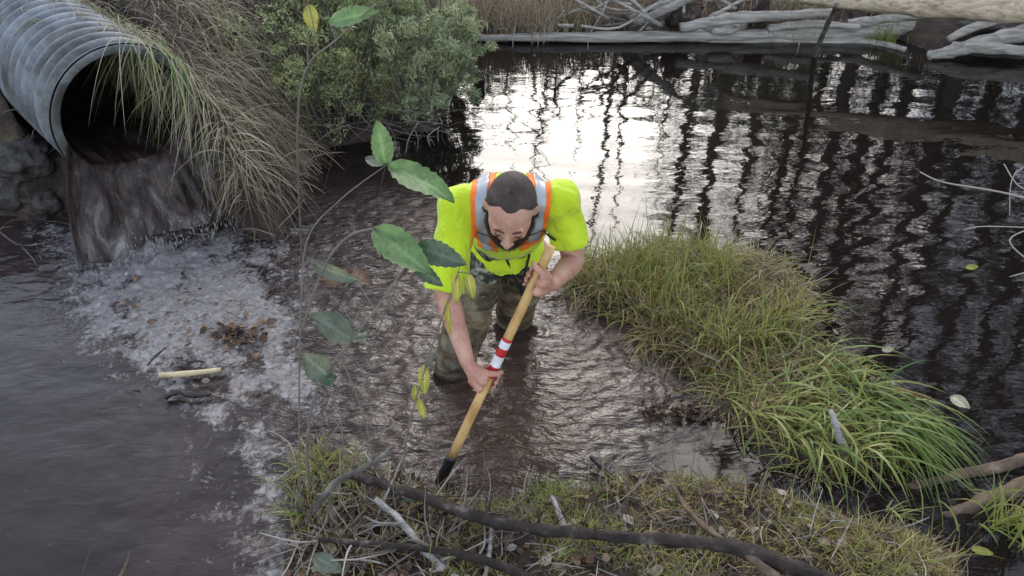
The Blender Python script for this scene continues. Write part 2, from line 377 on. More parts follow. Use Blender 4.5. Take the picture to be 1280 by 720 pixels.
# ------------------------------------------------------------------ grass
def scatter(poly, n, px=True):
    pl = [P2(*p) for p in poly] if px else poly
    a = np.array(pl); lo = a.min(0); hi = a.max(0); xs = []; ys = []; c = 0
    while c < n:
        x = rng.uniform(lo[0], hi[0], n * 2); y = rng.uniform(lo[1], hi[1], n * 2)
        k = sdf(pl, x, y) > 0; xs.append(x[k]); ys.append(y[k]); c += k.sum()
    return np.concatenate(xs)[:n], np.concatenate(ys)[:n]
def blades(mb, x, y, z, L, ang, spread, up, droop, w, tint, K=5, fold=0.0):
    """strips: root (x,y,z), length L, heading ang, outward reach, rise, droop"""
    n = len(x); t = np.linspace(0, 1, K + 1)[None, :]
    B = lambda q: np.broadcast_to(np.asarray(q, float), (n,))[:, None]
    L, ang, spread, up, droop, w = map(B, (L, ang, spread, up, droop, w))
    reach = spread * t + .35 * droop * t * t
    hx = np.cos(ang); hy = np.sin(ang)
    side = rng.normal(0, .06, (n, 1)) * t * t
    cx = B(x) + L * (hx * reach - hy * side); cy = B(y) + L * (hy * reach + hx * side); cz = B(z) + L * (up * t - droop * t ** 2.2)
    ww = w * (1 - t ** 2.5 * .93) * (0.55 + .45 * np.minimum(t * 5, 1))
    ta = rng.uniform(-.7, .7, (n, 1)); wx = -hy * np.cos(ta); wy = hx * np.cos(ta); wz = np.sin(ta)
    A = np.stack([cx + wx * ww, cy + wy * ww, cz + wz * ww], 2); C = np.stack([cx - wx * ww, cy - wy * ww, cz - wz * ww], 2)
    V = np.stack([A, C], 2).reshape(-1, 3)
    k = np.arange(K)[None, :] * 2 + np.arange(n)[:, None] * (K + 1) * 2
    Q = np.stack([k, k + 1, k + 3, k + 2], 2).reshape(-1, 4)
    T = np.repeat(np.broadcast_to(np.asarray(tint, float), (n,)), (K + 1) * 2)
    mb.add(V, Q, T)
U = rng.uniform; G = rng.normal
def clumped(x, y, sc_, seed): return fbm(x * sc_, y * sc_, seed, 3)

# island A: upright yellow-green sedge
mb = MB()
x, y = scatter([(700, 356), (725, 336), (790, 324), (870, 322), (950, 330), (990, 372), (1000, 420), (965, 450), (900, 455), (840, 436), (802, 410), (745, 380)], 5200)
cl = clumped(x, y, 4, 91); keep = (cl > -.12 + U(-.1, .1, len(x))) & (rng.random(len(x)) < .55); x, y, cl = x[keep], y[keep], cl[keep]; n = len(x)
blades(mb, x, y, height(x, y) - .02, U(.10, .36, n) * (1 + .6 * cl), U(0, 6.28, n), U(.05, .6, n), U(.75, 1.1, n), U(0, .9, n), U(.0014, .0034, n), np.clip(.40 + .32 * cl + G(0, .19, n), 0, 1))
x, y = scatter([(690, 362), (760, 320), (960, 318), (1010, 380), (990, 440), (900, 470), (820, 440)], 3400); n = len(x)
blades(mb, x, y, height(x, y), U(.1, .3, n), U(0, 6.28, n), U(.4, .9, n), .5, U(.3, .7, n), U(.001, .0025, n), U(.05, .3, n))
tag(mb.build('yellow_sedge_grass', M['sedge']), 'upright yellow green sedge tuft on the mound right of the man', 'grass', kind='stuff')
# island B: long flopping green leaves
mb = MB()
x, y = scatter([(880, 445), (950, 415), (1010, 430), (1060, 475), (1105, 520), (1115, 555), (1090, 580), (1040, 582), (985, 570), (930, 535), (890, 480)], 720)
cl = clumped(x, y, 5, 95); k = cl > -.14; x, y, cl = x[k], y[k], cl[k]; n = len(x)
blades(mb, x, y, height(x, y) - .01, U(.14, .40, n), R(-38) + G(0, 1.1, n), U(.3, .9, n), U(.4, 1.0, n), U(.5, 1.0, n), U(.003, .0066, n), np.clip(.62 + .25 * cl + G(0, .15, n), 0, 1), K=7)
x, y = scatter([(1060, 490), (1110, 500), (1140, 540), (1100, 565)], 90); n = len(x)
blades(mb, x, y, height(x, y) + .02, U(.28, .46, n), R(-50) + G(0, .35, n), U(.5, .85, n), U(.45, .8, n), U(.6, .85, n), U(.003, .006, n), U(.7, 1, n), K=7)
x, y = scatter([(880, 440), (1040, 428), (1160, 555), (1060, 588), (940, 545)], 1500); n = len(x)
blades(mb, x, y, height(x, y), U(.08, .25, n), U(0, 6.28, n), U(.4, .9, n), .5, U(.3, .7, n), U(.0015, .003, n), U(0, .4, n))
x, y = scatter([(660, 300), (1010, 290), (1190, 500), (1190, 610), (1000, 610), (860, 540), (780, 450), (690, 400)], 15000); h_ = height(x, y); k = (h_ > -.03) & (h_ < .035); x, y, h_ = x[k], y[k], h_[k]; n = len(x)
ra = x > P2(960, 480)[0]; cl = clumped(x, y, 5, 97); k = cl > -.25; x, y, h_, cl, ra = x[k][:3600], y[k][:3600], h_[k][:3600], cl[k][:3600], ra[k][:3600]; n = len(x)
blades(mb, x, y, np.maximum(h_, -.005) - .01, U(.06, .24, n), U(0, 6.28, n), U(.3, 1.0, n), U(.2, .8, n), U(.3, .9, n), U(.0016, .0042, n), np.clip(np.where(ra, .45, .25) + .35 * cl + G(0, .2, n), 0, 1))
for (px, py, ang) in ((1235, 655, 20), (1262, 648, -60), (1110, 640, 10), (1270, 640, -100)):
    p = P(px, py, .0); n = 9
    blades(mb, p.x + G(0, .015, n), p.y + G(0, .015, n), np.full(n, .0), U(.10, .2, n), R(ang) + G(0, .6, n), U(.5, .9, n), U(.2, .5, n), U(.2, .4, n), U(.003, .005, n), U(.6, .9, n))
tag(mb.build('green_sedge_grass', M['sedge']), 'long bright green sedge leaves flopping over into the dark pond', 'grass', kind='stuff')

# near bank moss and thin grass
mb = MB()
nb = [(372, 572), (420, 578), (470, 598), (520, 616), (560, 632), (600, 646), (645, 640), (670, 614), (700, 622), (735, 628), (765, 612), (800, 604), (860, 608), (930, 620), (1000, 640), (1060, 660), (1110, 676), (1160, 688), (1190, 706), (1198, 760), (364, 760), (364, 620)]
x, y = scatter(nb, 26000); cl = clumped(x, y, 6, 101) + .12; keep = (cl > -.1) & (rng.random(len(x)) < np.clip(.35 + cl, 0, 1)); x, y, cl = x[keep], y[keep], cl[keep]
keep = x > -.25; x, y, cl = x[keep], y[keep], cl[keep]; n = len(x)
blades(mb, x, y, height(x, y) - .006, U(.02, .085, n), U(0, 6.28, n), U(.3, 1.0, n), U(.3, .9, n), U(0, .6, n), U(.0007, .0018, n), np.clip(.42 + .55 * cl + G(0, .17, n), 0, 1), K=3)
x, y = scatter(nb, 2600); cl = clumped(x, y, 6, 103); keep = (cl > -.1); x, y, cl = x[keep], y[keep], cl[keep]; n = len(x)
blades(mb, x, y, height(x, y) - .006, U(.06, .17, n), U(0, 6.28, n), U(.1, .7, n), U(.5, 1, n), U(0, .7, n), U(.0008, .0020, n), np.clip(.35 + .4 * cl + G(0, .25, n), 0, 1))
tag(mb.build('moss_and_grass', M['moss']), 'low tangled moss and thin grass covering the near bank', 'moss', kind='stuff')
mb = MB()
for (px, py, rad, n, Lm, t0) in ((392, 590, .06, 110, .20, .62), (410, 610, .05, 60, .2, .7), (382, 640, .04, 40, .2, .75), (690, 612, .04, 70, .14, .8), (745, 618, .03, 30, .12, .8), (655, 625, .03, 30, .12, .55), (1095, 700, .09, 90, .16, .5), (1150, 705, .06, 80, .18, .35), (890, 612, .06, 60, .1, .5), (1010, 648, .07, 80, .12, .6), (730, 655, .03, 25, .12, .8)):
    p = P(px, py, .08); x = p.x + G(0, rad, n); y = p.y + G(0, rad * .6, n)
    blades(mb, x, y, height(x, y) - .01, U(.4, 1.1, n) * Lm, U(0, 6.28, n), U(.2, .8, n), U(.6, 1, n), U(0, .8, n), U(.0014, .003, n), np.clip(t0 + G(0, .15, n), 0, 1))
tag(mb.build('bank_grass_tufts', M['sedge']), 'small green and straw grass tufts along the near shoreline', 'grass', kind='stuff')

# litter: curled leaves and twiglets
def litter(mb, x, y, z, s, tint):
    for i in range(len(x)):
        a = U(0, 6.28); t = G(0, .5, 2); sz = s[i]
        m = Matrix.Rotation(a, 3, 'Z') @ Matrix.Rotation(t[0], 3, 'X') @ Matrix.Rotation(t[1], 3, 'Y')
        cu = U(-.5, .6); cv = U(-.3, .5); V = []
        for j in range(4):
            u = j / 3; w = math.sin(math.pi * (u * .9 + .06)) * .36
            for k in (-1, 0, 1):
                V.append(tuple(m @ Vector(((u - .5) * sz, k * w * sz, (cu * (u - .5) ** 2 + cv * abs(k) * .5 + G(0, .04)) * sz)) + Vector((x[i], y[i], z[i]))))
        Q = [(r * 3 + k, r * 3 + k + 1, r * 3 + k + 4, r * 3 + k + 3) for r in range(3) for k in range(2)]
        mb.add(V, Q, tint[i])
mb = MB()
x, y = scatter(nb, 3600); keep = (rng.random(len(x)) < np.where(x < -.1, .75, .28)); x, y = x[keep], y[keep]; n = len(x)
litter(mb, x, y, height(x, y) + U(.0, .015, n), U(.012, .05, n), U(0, .95, n) ** 1.5)
x, y = scatter([(250, 410), (330, 405), (335, 430), (260, 440)], 40); n = len(x); litter(mb, x, y, np.full(n, .02), U(.02, .05, n), U(0, .6, n))
x, y = scatter([(120, 345), (300, 340), (345, 520), (210, 480)], 45); n = len(x); litter(mb, x, y, np.full(n, .018), U(.015, .04, n), U(.0, .9, n))
x, y = scatter([(700, 340), (1000, 340), (1180, 560), (900, 480)], 260); n = len(x); litter(mb, x, y, np.maximum(height(x, y), 0) + .012, U(.015, .04, n), U(0, .95, n))
x, y = scatter([(575, 47), (1150, 44), (1250, 2), (575, 2)], 500); n = len(x); litter(mb, x, y, height(x, y) + .012, U(.03, .07, n), U(0, .8, n))
for (px, py, rr_, n) in ((838, 512, .05, 60), (870, 520, .05, 50), (815, 520, .03, 20), (480, 600, .06, 40), (700, 375, .05, 30)):
    p = P(px, py, .01); litter(mb, p.x + G(0, rr_, n), p.y + G(0, rr_ * .5, n), U(.005, .03, n), U(.01, .03, n), U(0, .22, n))
tag(mb.build('leaf_litter', M['litter']), 'curled brown dead leaves strewn over the banks and foam', 'dead leaves', kind='stuff')
mb = MB()
def twiglets(poly, n, l0, l1, zoff=.01, r=(.0012, .003), tint=(0, 1), zflat=False, tilt=.25):
    x, y = scatter(poly, n)
    for i in range(n):
        a = U(0, 6.28); l = U(l0, l1); z = (0 if zflat else hz(x[i], y[i])) + U(0, .02) + zoff; dz = G(0, tilt) * l
        p0 = Vector((x[i], y[i], z)); p2 = p0 + Vector((math.cos(a) * l, math.sin(a) * l, abs(dz))); p1 = (p0 + p2) / 2 + Vector(G(0, .06 * l, 3))
        rr_ = U(*r); tube(mb, [p0, p1, p2], [rr_, rr_ * .8, rr_ * .4], 5, 3, tint=U(*tint))
twiglets(nb, 330, .05, .22)
twiglets([(364, 590), (540, 640), (600, 740), (364, 740)], 110, .08, .25, r=(.002, .005))
twiglets([(700, 345), (1000, 340), (1180, 560), (900, 480)], 90, .08, .22, .03)
twiglets([(200, 345), (345, 330), (350, 560), (250, 480)], 16, .04, .14, .008, tint=(0, .5), zflat=True, tilt=.03)
twiglets([(250, 412), (325, 405), (330, 430), (265, 438)], 22, .04, .1, .01, tint=(0, .4), zflat=True)
twiglets([(240, 295), (350, 285), (350, 300), (240, 312)], 22, .08, .25, .01, r=(.002, .005), tint=(.1, .6), zflat=True)
tag(mb.build('twig_litter', M['twig']), 'thin broken twigs scattered through the bank debris', 'twigs', kind='stuff')

# culvert bank dry grass
PX = lambda pts: [P2(*p) for p in pts]
def clear_pipe(x, y, z, r=.47):
    q = np.stack([x - MC.x, y - MC.y, z - MC.z], 1); a = np.array(A_AX); s = q @ a; d = np.linalg.norm(q - s[:, None] * a, axis=1)
    return d, s
mb = MB()
reg = [(-1.95, 4.35), (-1.62, 3.80), (-1.38, 3.75), (-1.32, 4.2), (-1.3, 6.2), (-2.6, 6.2), (-2.2, 4.9)]
x, y = scatter(reg, 15000, False); z = height(x, y); d, s = clear_pipe(x, y, z); k = (d > RO - .02); x, y, z = x[k], y[k], z[k]; n = len(x)
cl = clumped(x, y, 3, 111)
blades(mb, x, y, z - .02, U(.10, .40, n), R(-80) + G(0, 1.5, n) + 1.6 * cl, U(.15, .9, n), U(.0, .75, n), U(.3, 1.2, n), U(.0011, .0038, n), np.clip(.52 + .45 * cl + G(0, .2, n), 0, .9), K=7)
# over the pipe crown
for i in range(330):
    s_ = U(.02, 1.6); th = R(U(25, 120)) if s_ > .3 else R(U(15, 80))
    e = A_AX.cross(Vector((0, 0, 1))).normalized(); up_ = e.cross(A_AX).normalized()
    if i < 300: th = R(U(-5, 62))
    p = MC + A_AX * s_ + e * (math.cos(th) * RO) + up_ * (math.sin(th) * RO)
    n = 5
    blades(mb, p.x + G(0, .03, n), p.y + G(0, .03, n), p.z + np.zeros(n), U(.15, .42, n), R(-70) + G(0, .9, n), U(.2, .7, n), U(.1, .5, n), U(.4, 1.1, n), U(.0012, .003, n), np.clip(U(.35, 1.0, n), 0, 1) if i % 3 else U(.9, 1, n), K=7)
# long strands hanging in front of the mouth
e = A_AX.cross(Vector((0, 0, 1))).normalized()
for th, cnt in ((80, 4), (68, 6), (58, 9), (45, 13), (32, 20), (18, 26), (5, 30), (-8, 30)):
    for k in range(cnt):
        t_ = R(th + G(0, 5)); p = MC - A_AX * U(-.02, .03) + e * (math.cos(t_) * (RO + .01)) + Vector((0, 0, 1)) * (math.sin(t_) * (RO + .02))
        blades(mb, np.array([p.x]), np.array([p.y]), np.array([p.z]), U(.22, .60, 1), R(-80) + G(0, .6, 1), U(.05, .4, 1), U(.05, .3, 1), U(.6, 1.15, 1), U(.0018, .0045, 1), np.clip(np.array([.8 + G(0, .18)]), 0, 1), K=7)
tag(mb.build('dry_bank_grass', M['dry']), 'dry straw coloured grass hanging down the bank over the pipe', 'dry grass', kind='stuff')
mb = MB()
x, y = scatter([(-3.9, 3.6), (-2.6, 3.5), (-2.5, 5.5), (-4.5, 6)], 2500, False); z = height(x, y); d, s = clear_pipe(x, y, z); k = (d > RO); x, y, z = x[k], y[k], z[k]; n = len(x)
blades(mb, x, y, z - .02, U(.08, .35, n), U(0, 6.28, n), U(.3, .9, n), U(.3, .9, n), U(.3, 1, n), U(.0012, .003, n), U(0, .6, n), K=5)
# far bank straw and green tufts
def tuft(mb, px, py, z, rad, n, Lm, t0, sd=.12, up=1.0):
    p = P(px, py, z); x = p.x + G(0, rad, n); y = p.y + G(0, rad * .5, n)
    blades(mb, x, y, np.maximum(height(x, y), 0) - .01, U(.5, 1.1, n) * Lm, U(0, 6.28, n), U(.1, .5, n), up, U(.1, .7, n), U(.0025, .005, n), np.clip(t0 + G(0, sd, n), 0, 1))
for px in range(560, 720, 9): tuft(mb, px, 38 - U(0, 14), .1, .12, 60, .42, .62)
for px, py in ((745, 30), (770, 24), (800, 20), (1000, 28), (1010, 20), (985, 26)): tuft(mb, px, py, .1, .09, 90, .36, .6)
for px in range(600, 1300, 16): tuft(mb, px, U(-60, 15), .25, .3, 45, .5, U(.3, .75))
tag(mb.build('straw_grass', M['dry']), 'tufts of straw yellow grass behind the floating log', 'grass', kind='stuff')
mb = MB()
for px, py in ((710, 30), (995, 22), (1120, 30), (1130, 22), (1200, 30), (1105, 40), (1280, 640)): tuft(mb, px, py, .1, .10, 70, .3, .55)
tag(mb.build('far_green_grass', M['sedge']), 'green grass tufts between the far driftwood logs', 'grass', kind='stuff')

# ------------------------------------------------------------------ culvert
def mat_pipe():
    m, nt, b = newmat('corrugated_pipe')
    v = objco(nt); n = noise_(nt, 7, 6, .65, 0, v)
    st_ = noise_(nt, 2.2, 6, .75, .8, v); nt.links.new(mixc(nt, .8, ramp(nt, n, [(.3, (.07, .073, .078)), (.55, (.16, .18, .20)), (.75, (.25, .27, .285))]), ramp(nt, st_, [(.40, (.34, .25, .18)), (.56, (1, 1, 1))]), 'MULTIPLY'), b.inputs['Base Color'])
    b.inputs['Roughness'].default_value = .55; bump(nt, b, noise_(nt, 40, 4, .6, 0, v), .3, .003); return m
M['pipe'] = mat_pipe()
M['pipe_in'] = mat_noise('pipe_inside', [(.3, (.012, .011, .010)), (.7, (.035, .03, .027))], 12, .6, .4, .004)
culv = empty('culvert_pipe', tuple(MC), 'large grey corrugated culvert pipe sticking out of the grassy bank', 'pipe')
ez = Vector((0, 0, 1)); e1 = A_AX.cross(ez).normalized(); e2 = e1.cross(A_AX).normalized()
def pipe_surf(name, prof, mat, n=72, parent=culv):
    V = []
    for s_, r in prof:
        for k in range(n):
            th = 2 * math.pi * k / n; V.append(tuple(MC + A_AX * s_ + e1 * (math.cos(th) * r) + e2 * (math.sin(th) * r)))
    Q = [(i * n + k, i * n + (k + 1) % n, (i + 1) * n + (k + 1) % n, (i + 1) * n + k) for i in range(len(prof) - 1) for k in range(n)]
    return own(mesh_np(name, V, Q, mat), parent)
prof = [(s_, RO - .024 + .024 * (abs(math.cos(math.pi * s_ / .105)) ** .7 * 2 - 1)) for s_ in np.arange(0.0, 2.6, .0085)]
pipe_surf('corrugated_barrel', prof, M['pipe'])
pipe_surf('mouth_rim', [(.004, RO - .02), (-.008, RO - .006), (-.010, RO - .016), (-.008, RI + .006), (.004, RI - .002)], M['pipe'])
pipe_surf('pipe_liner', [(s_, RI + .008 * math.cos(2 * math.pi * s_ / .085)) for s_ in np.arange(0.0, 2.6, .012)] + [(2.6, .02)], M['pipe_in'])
# discharge: sheet of water over the lip
mwf, nt, b = newmat('falling_water')
a = N(nt, 'Attribute', attribute_name='tint').outputs['Fac']; st = N(nt, 'Attribute', attribute_name='along').outputs['Fac']
cmb = N(nt, 'CombineXYZ'); nt.links.new(math_(nt, 'MULTIPLY', a, 11), cmb.inputs[0]); nt.links.new(math_(nt, 'MULTIPLY', st, 2.4), cmb.inputs[1])
n = noise_(nt, 1, 6, .7, .5, cmb.outputs[0])
n = math_(nt, 'ADD', n, math_(nt, 'MULTIPLY', math_(nt, 'SUBTRACT', st, .75), .16))
nt.links.new(ramp(nt, n, [(.36, (.022, .014, .012)), (.51, (.07, .05, .046)), (.63, (.19, .165, .16)), (.76, (.46, .43, .42))]), b.inputs['Base Color'])
b.inputs['Roughness'].default_value = .22; b.inputs['IOR'].default_value = 1.33; bump(nt, b, n, .8, .03)
tb_ = N(nt, 'BsdfTransparent'); mx_ = N(nt, 'MixShader'); ed = math_(nt, 'MULTIPLY', math_(nt, 'ABSOLUTE', math_(nt, 'SUBTRACT', a, .5)), 2)
cm2 = N(nt, 'CombineXYZ'); nt.links.new(math_(nt, 'MULTIPLY', a, 30), cm2.inputs[0]); nt.links.new(math_(nt, 'MULTIPLY', st, 4.5), cm2.inputs[1]); hol = noise_(nt, 1, 4, .6, .6, cm2.outputs[0])
k1 = math_(nt, 'ADD', math_(nt, 'MULTIPLY', math_(nt, 'POWER', ed, 3.0), .16), math_(nt, 'MULTIPLY', math_(nt, 'MAXIMUM', st, 0), .13))
nt.links.new(math_(nt, 'MULTIPLY', math_(nt, 'SUBTRACT', math_(nt, 'ADD', hol, k1), .80), 14, True), mx_.inputs[0]); nt.links.new(b.outputs[0], mx_.inputs[1]); nt.links.new(tb_.outputs[0], mx_.inputs[2])
nt.links.new(mx_.outputs[0], [q_ for q_ in nt.nodes if q_.type == 'OUTPUT_MATERIAL'][0].inputs[0])
nu, nv = 110, 90; V = []; T = []; AL = []
for j in range(nv):
    tt = j / (nv - 1) * 1.9 - .7          # <0 inside pipe
    for i in range(nu):
        a_ = i / (nu - 1) * 2 - 1
        th = R(-90) + a_ * R(80)
        base = MC + e1 * (math.cos(th) * (RI - .006)) + e2 * (math.sin(th) * (RI - .006))
        lvl = MC.z - RI * .58
        if base.z < lvl: base.z = lvl + (base.z - lvl) * .45
        edge = 1 - abs(a_)
        if tt < 0:
            p = base - A_AX * (tt * 1.2) + Vector((0, 0, 0)); p = base + A_AX * (-tt * 1.0)
            p.z += .008 * mnoise.noise(p * 6)
        else:
            d_ = tt * .24 * (1 - .1 * a_ * a_); drop = (tt ** 1.7) * (.40 + .04 * mnoise.noise(Vector((a_ * 4, 0, 3))))
            p = base - A_AX * d_ + e1 * (math.cos(th) * RI * .45 * tt) + Vector((0, 0, -drop))
            f_ = mnoise.noise(Vector((a_ * 4, tt * 1.3, 1.7))) * .06 + mnoise.noise(Vector((a_ * 11, tt * 2.6, 5))) * .022
            p += (-A_AX * f_ + Vector((0, 0, f_ * .4))) * min(1, tt * 1.4)
            p.x += -.04 * tt
        V.append(tuple(p)); T.append((a_ + 1) / 2); AL.append(tt)
V = np.array(V); Q = [(j * nu + i, j * nu + i + 1, (j + 1) * nu + i + 1, (j + 1) * nu + i) for j in range(nv - 1) for i in range(nu - 1)]
fw = mesh_np('falling_water', V, Q, mwf, {'tint': T, 'along': AL})
tag(fw, kind='structure')
# splash clods
mb = MB()
for i in range(200):
    a_ = U(-1, 1); t_ = U(.75, 1.35); q = MC - A_AX * (t_ * .27 + U(.0, .05)) + e1 * (a_ * .3 * (1 if t_ < 1 else 1.3)); q.z = MC.z - RI - .36 * t_ ** 1.7 + U(0, .06)
    q.z = max(q.z, .02 + U(0, .05)); r = U(.001, .0035); l = U(1, 7) * r
    tube(mb, [q, q + Vector((0, 0, -l)), q + Vector((0, 0, -2 * l))], [r * .3, r, r * .4], 6, 3, tint=U(.6, 1))
M['froth'] = mat_noise('froth', [(.3, (.2, .18, .17)), (.7, (.5, .48, .46))], 30, .3, .4, .003, spec=.6)
tag(mb.build('splash_drops', M['froth']), 'splashing drops along the falling brown water', 'splash', kind='stuff')

# rocks / mud clods left of the falling water
M['mud'] = mat_noise('wet_mud', [(.3, (.018, .014, .012)), (.55, (.055, .046, .04)), (.8, (.13, .12, .11))], 14, .45, 1, .02, spec=.5)
def rock(name, loc, s, mat, label, cat, group=None, seed=0, kind=None):
    bm = bmesh.new(); bmesh.ops.create_icosphere(bm, subdivisions=4, radius=1)
    for v_ in bm.verts:
        n_ = mnoise.fractal(v_.co * 1.6 + Vector((seed, 0, 0)), 1, 2, 5)
        v_.co = Vector((v_.co.x * s[0], v_.co.y * s[1], v_.co.z * s[2])) * (1 + .38 * n_)
    me = bpy.data.meshes.new(name); bm.to_mesh(me); bm.free()
    for p_ in me.polygons: p_.use_smooth = True
    me.materials.append(mat); o = bpy.data.objects.new(name, me); COL.objects.link(o); o.location = loc
    tag(o, label, cat, group, kind); return o
for i, (px, py, z, s, lb) in enumerate(((14, 238, .1, (.16, .14, .13), 'wet dark boulder at the left edge below the pipe'), (52, 252, .05, (.10, .1, .08), 'small wet rock close to the left side of the falling water'),
        (28, 200, .28, (.15, .14, .12), 'grey muddy rock tucked under the pipe barrel'))):
    rock('mud_rock', P(px, py, z), s, M['mud'], lb, 'rock', 'rocks under the culvert', i * 7.3)

# ------------------------------------------------------------------ sticks and logs
def stick(name, pts, rad, mat, label, cat='stick', n=14, rough=.42, sub=9, twigs=(), seed=None, flat=1.0):
    root_used = bool(twigs)
    mb = MB(); tube(mb, [Vector(p_) + Vector((0, 0, .03 if cat == 'branch' else 0)) for p_ in pts], [r_ * (1.02 if cat == 'branch' else 1) for r_ in rad], n, sub, rough, seed if seed is not None else U(0, 99), U(0, 1), flat)
    if not root_used:
        return tag(mb.build(name, mat), label, cat)
    root = empty(name, tuple(pts[0]), label, cat); mb.build('stem', mat, root)
    for tp, tr in twigs:
        m2 = MB(); tube(m2, tp, tr, 6, 4, .15, U(0, 99), U(0, 1)); m2.build('side_branch', mat, root)
    return root
def Z(px, py, z): return P(px, py, z)
stick('fallen_branch', [Z(440, 600, .12), Z(520, 625, .15), Z(590, 652, .16), Z(660, 667, .17), Z(740, 676, .17), Z(830, 682, .18), Z(905, 690, .19), Z(990, 716, .2), Z(1060, 745, .18)], [.014, .017, .019, .0165, .017, .019, .021, .022, .022], M['bark_dark'], 'longest dark fallen branch lying across the near bank', 'branch', 12,
      twigs=[([Z(668, 668, .17), Z(674, 650, .2), Z(672, 636, .21)], [.006, .004, .003]), ([Z(560, 640, .16), Z(540, 655, .17), Z(524, 676, .16)], [.006, .005, .003])])
stick('fallen_branch', [Z(400, 682, .13), Z(470, 688, .14), Z(540, 694, .15), Z(590, 704, .15), Z(640, 720, .14), Z(680, 740, .13)], [.008, .010, .011, .013, .014, .014], M['bark_dark'], 'shorter dark branch at the bottom below the longest one', 'branch')
stick('grey_stick', [Z(392, 640, .22), Z(415, 606, .26), Z(440, 592, .27), Z(470, 576, .28), Z(492, 558, .29)], [.009, .010, .010, .008, .005], M['bark_grey'], 'bent grey stick rising over the left end of the bank', twigs=[([Z(415, 606, .26), Z(412, 640, .2), Z(425, 660, .14)], [.005, .005, .004])])
stick('pale_stick', [Z(470, 624, .17), Z(500, 650, .17), Z(530, 686, .16), Z(555, 712, .15)], [.009, .011, .012, .012], M['wood_grey'], 'pale broken stick crossing under the long dark branch')
stick('grey_stick', [Z(560, 715, .14), Z(545, 690, .17), Z(512, 676, .17), Z(490, 690, .15)], [.008, .007, .006, .005], M['bark_grey'], 'curved grey stick between the two dark branches')
stick('weathered_stick', [Z(840, 606, .16), Z(862, 640, .17), Z(895, 670, .2), Z(935, 694, .22), Z(975, 725, .22)], [.006, .008, .011, .013, .014], M['bark_mid'], 'tan crooked stick leaning over the long branch on the right')
stick('weathered_stick', [Z(690, 620, .13), Z(702, 650, .15), Z(706, 672, .14)], [.007, .010, .009], M['wood_grey'], 'short upright grey stick beside the green tuft at the shore')
stick('charred_stick', [Z(738, 570, .05), Z(755, 586, .04), Z(775, 603, .03)], [.008, .012, .011], M['wood_wet'], 'black wet stick poking from the water at the bank edge')
stick('grey_stick', [Z(606, 722, .13), Z(612, 690, .14), Z(614, 655, .17)], [.007, .007, .004], M['wood_grey'], 'thin upright grey stick near the bottom centre')
stick('peeled_stick', [Z(199, 469, .022), Z(235, 467, .026), Z(276, 462, .022)], [.010, .013, .009], M['wood_pale'], 'pale peeled stick floating on the foam', rough=.1)
stick('wet_stick', [Z(206, 496, .02), Z(222, 490, .03), Z(240, 494, .03), Z(264, 493, .02)], [.013, .010, .012, .008], M['wood_wet'], 'curved black wet stick floating below the pale one')
stick('dark_twig', [Z(184, 457, .02), Z(195, 445, .05), Z(208, 434, .07)], [.003, .004, .003], M['wood_wet'], 'small dark twig upright in the foam above the peeled stick')
stick('thin_twig', [Z(0, 290, .12), Z(25, 306, .06), Z(60, 303, .06), Z(98, 293, .08)], [.004, .004, .003, .002], M['bark_grey'], 'thin bare twig over the water at the left edge', twigs=[([Z(25, 306, .06), Z(40, 322, .04), Z(46, 333, .03)], [.003, .003, .002])])
stick('bottom_twig', [Z(150, 722, .02), Z(158, 706, .05), Z(163, 690, .08)], [.006, .006, .003], M['bark_mid'], 'brown twig poking out of the water at the bottom left')
stick('bottom_twig', [Z(102, 722, .0), Z(108, 702, .06), Z(115, 684, .11)], [.0025, .002, .0015], M['twig'], 'very thin upright twig at the bottom left of the brown one')
stick('wet_log', [Z(1135, 612, -.014), Z(1200, 596, -.010), Z(1300, 572, -.004)], [.020, .026, .028], M['bark_mid'], 'thin half sunken log nearer the green sedge tips', n=12)
stick('wet_log', [Z(1178, 650, -.022), Z(1215, 634, -.014), Z(1262, 616, -.008), Z(1330, 590, -.008)], [.024, .030, .034, .038], M['bark_mid'], 'thicker half sunken log at the lower right corner', n=12)
stick('standing_stub', [Z(1058, 580, .0), Z(1052, 556, .06), Z(1042, 524, .15), Z(1038, 512, .17)], [.018, .016, .012, .007], M['wood_grey'], 'pale grey stub standing in the green sedge')
stick('reddish_stick', [Z(1118, 488, .10), Z(1145, 494, .09), Z(1163, 498, .08)], [.008, .010, .006], mat_noise('rust_bark', [(.3, (.12, .035, .02)), (.7, (.3, .12, .06))], 30), 'reddish brown stick among the green sedge leaves')
# far driftwood
stick('driftwood_log', [Z(572, 47, .04), Z(680, 47, .045), Z(800, 46, .05), Z(900, 44, .055), Z(1000, 42, .06), Z(1100, 39, .07), Z(1154, 31, .09)], [.03, .045, .055, .06, .075, .085, .05], M['wood_grey'], 'long pale driftwood log floating along the far shore', 'log', 14, .35,
      flat=.8, twigs=[([Z(600, 45, .06), Z(575, 38, .12), Z(556, 42, .15)], [.02, .015, .006]), ([Z(738, 40, .08), Z(752, 18, .25), Z(762, -6, .4)], [.012, .011, .008]), ([Z(798, 40, .08), Z(815, 22, .22), Z(838, -2, .4)], [.014, .012, .008])])
stick('driftwood_log', [Z(800, 52, -.01), Z(950, 52, .0), Z(1080, 53, .0), Z(1132, 62, .02)], [.02, .035, .04, .02], M['wood_grey'], 'thin waterlogged log floating just in front of the long pale one', 'log', 12, .3)
stick('driftwood_log', [Z(925, -14, .48), Z(1040, -2, .48), Z(1150, 6, .5), Z(1290, 14, .52), Z(1400, 24, .55)], [.05, .07, .085, .10, .11], mat_noise('sun_bleached_wood', [(.3, (.25, .18, .12)), (.55, (.56, .45, .32)), (.8, (.68, .58, .45))], 3, .8, .8, .012, (1.5, 14, 14), bscale=9), 'thick sun bleached tan log raised above the far right shore', 'log', 14, .3)
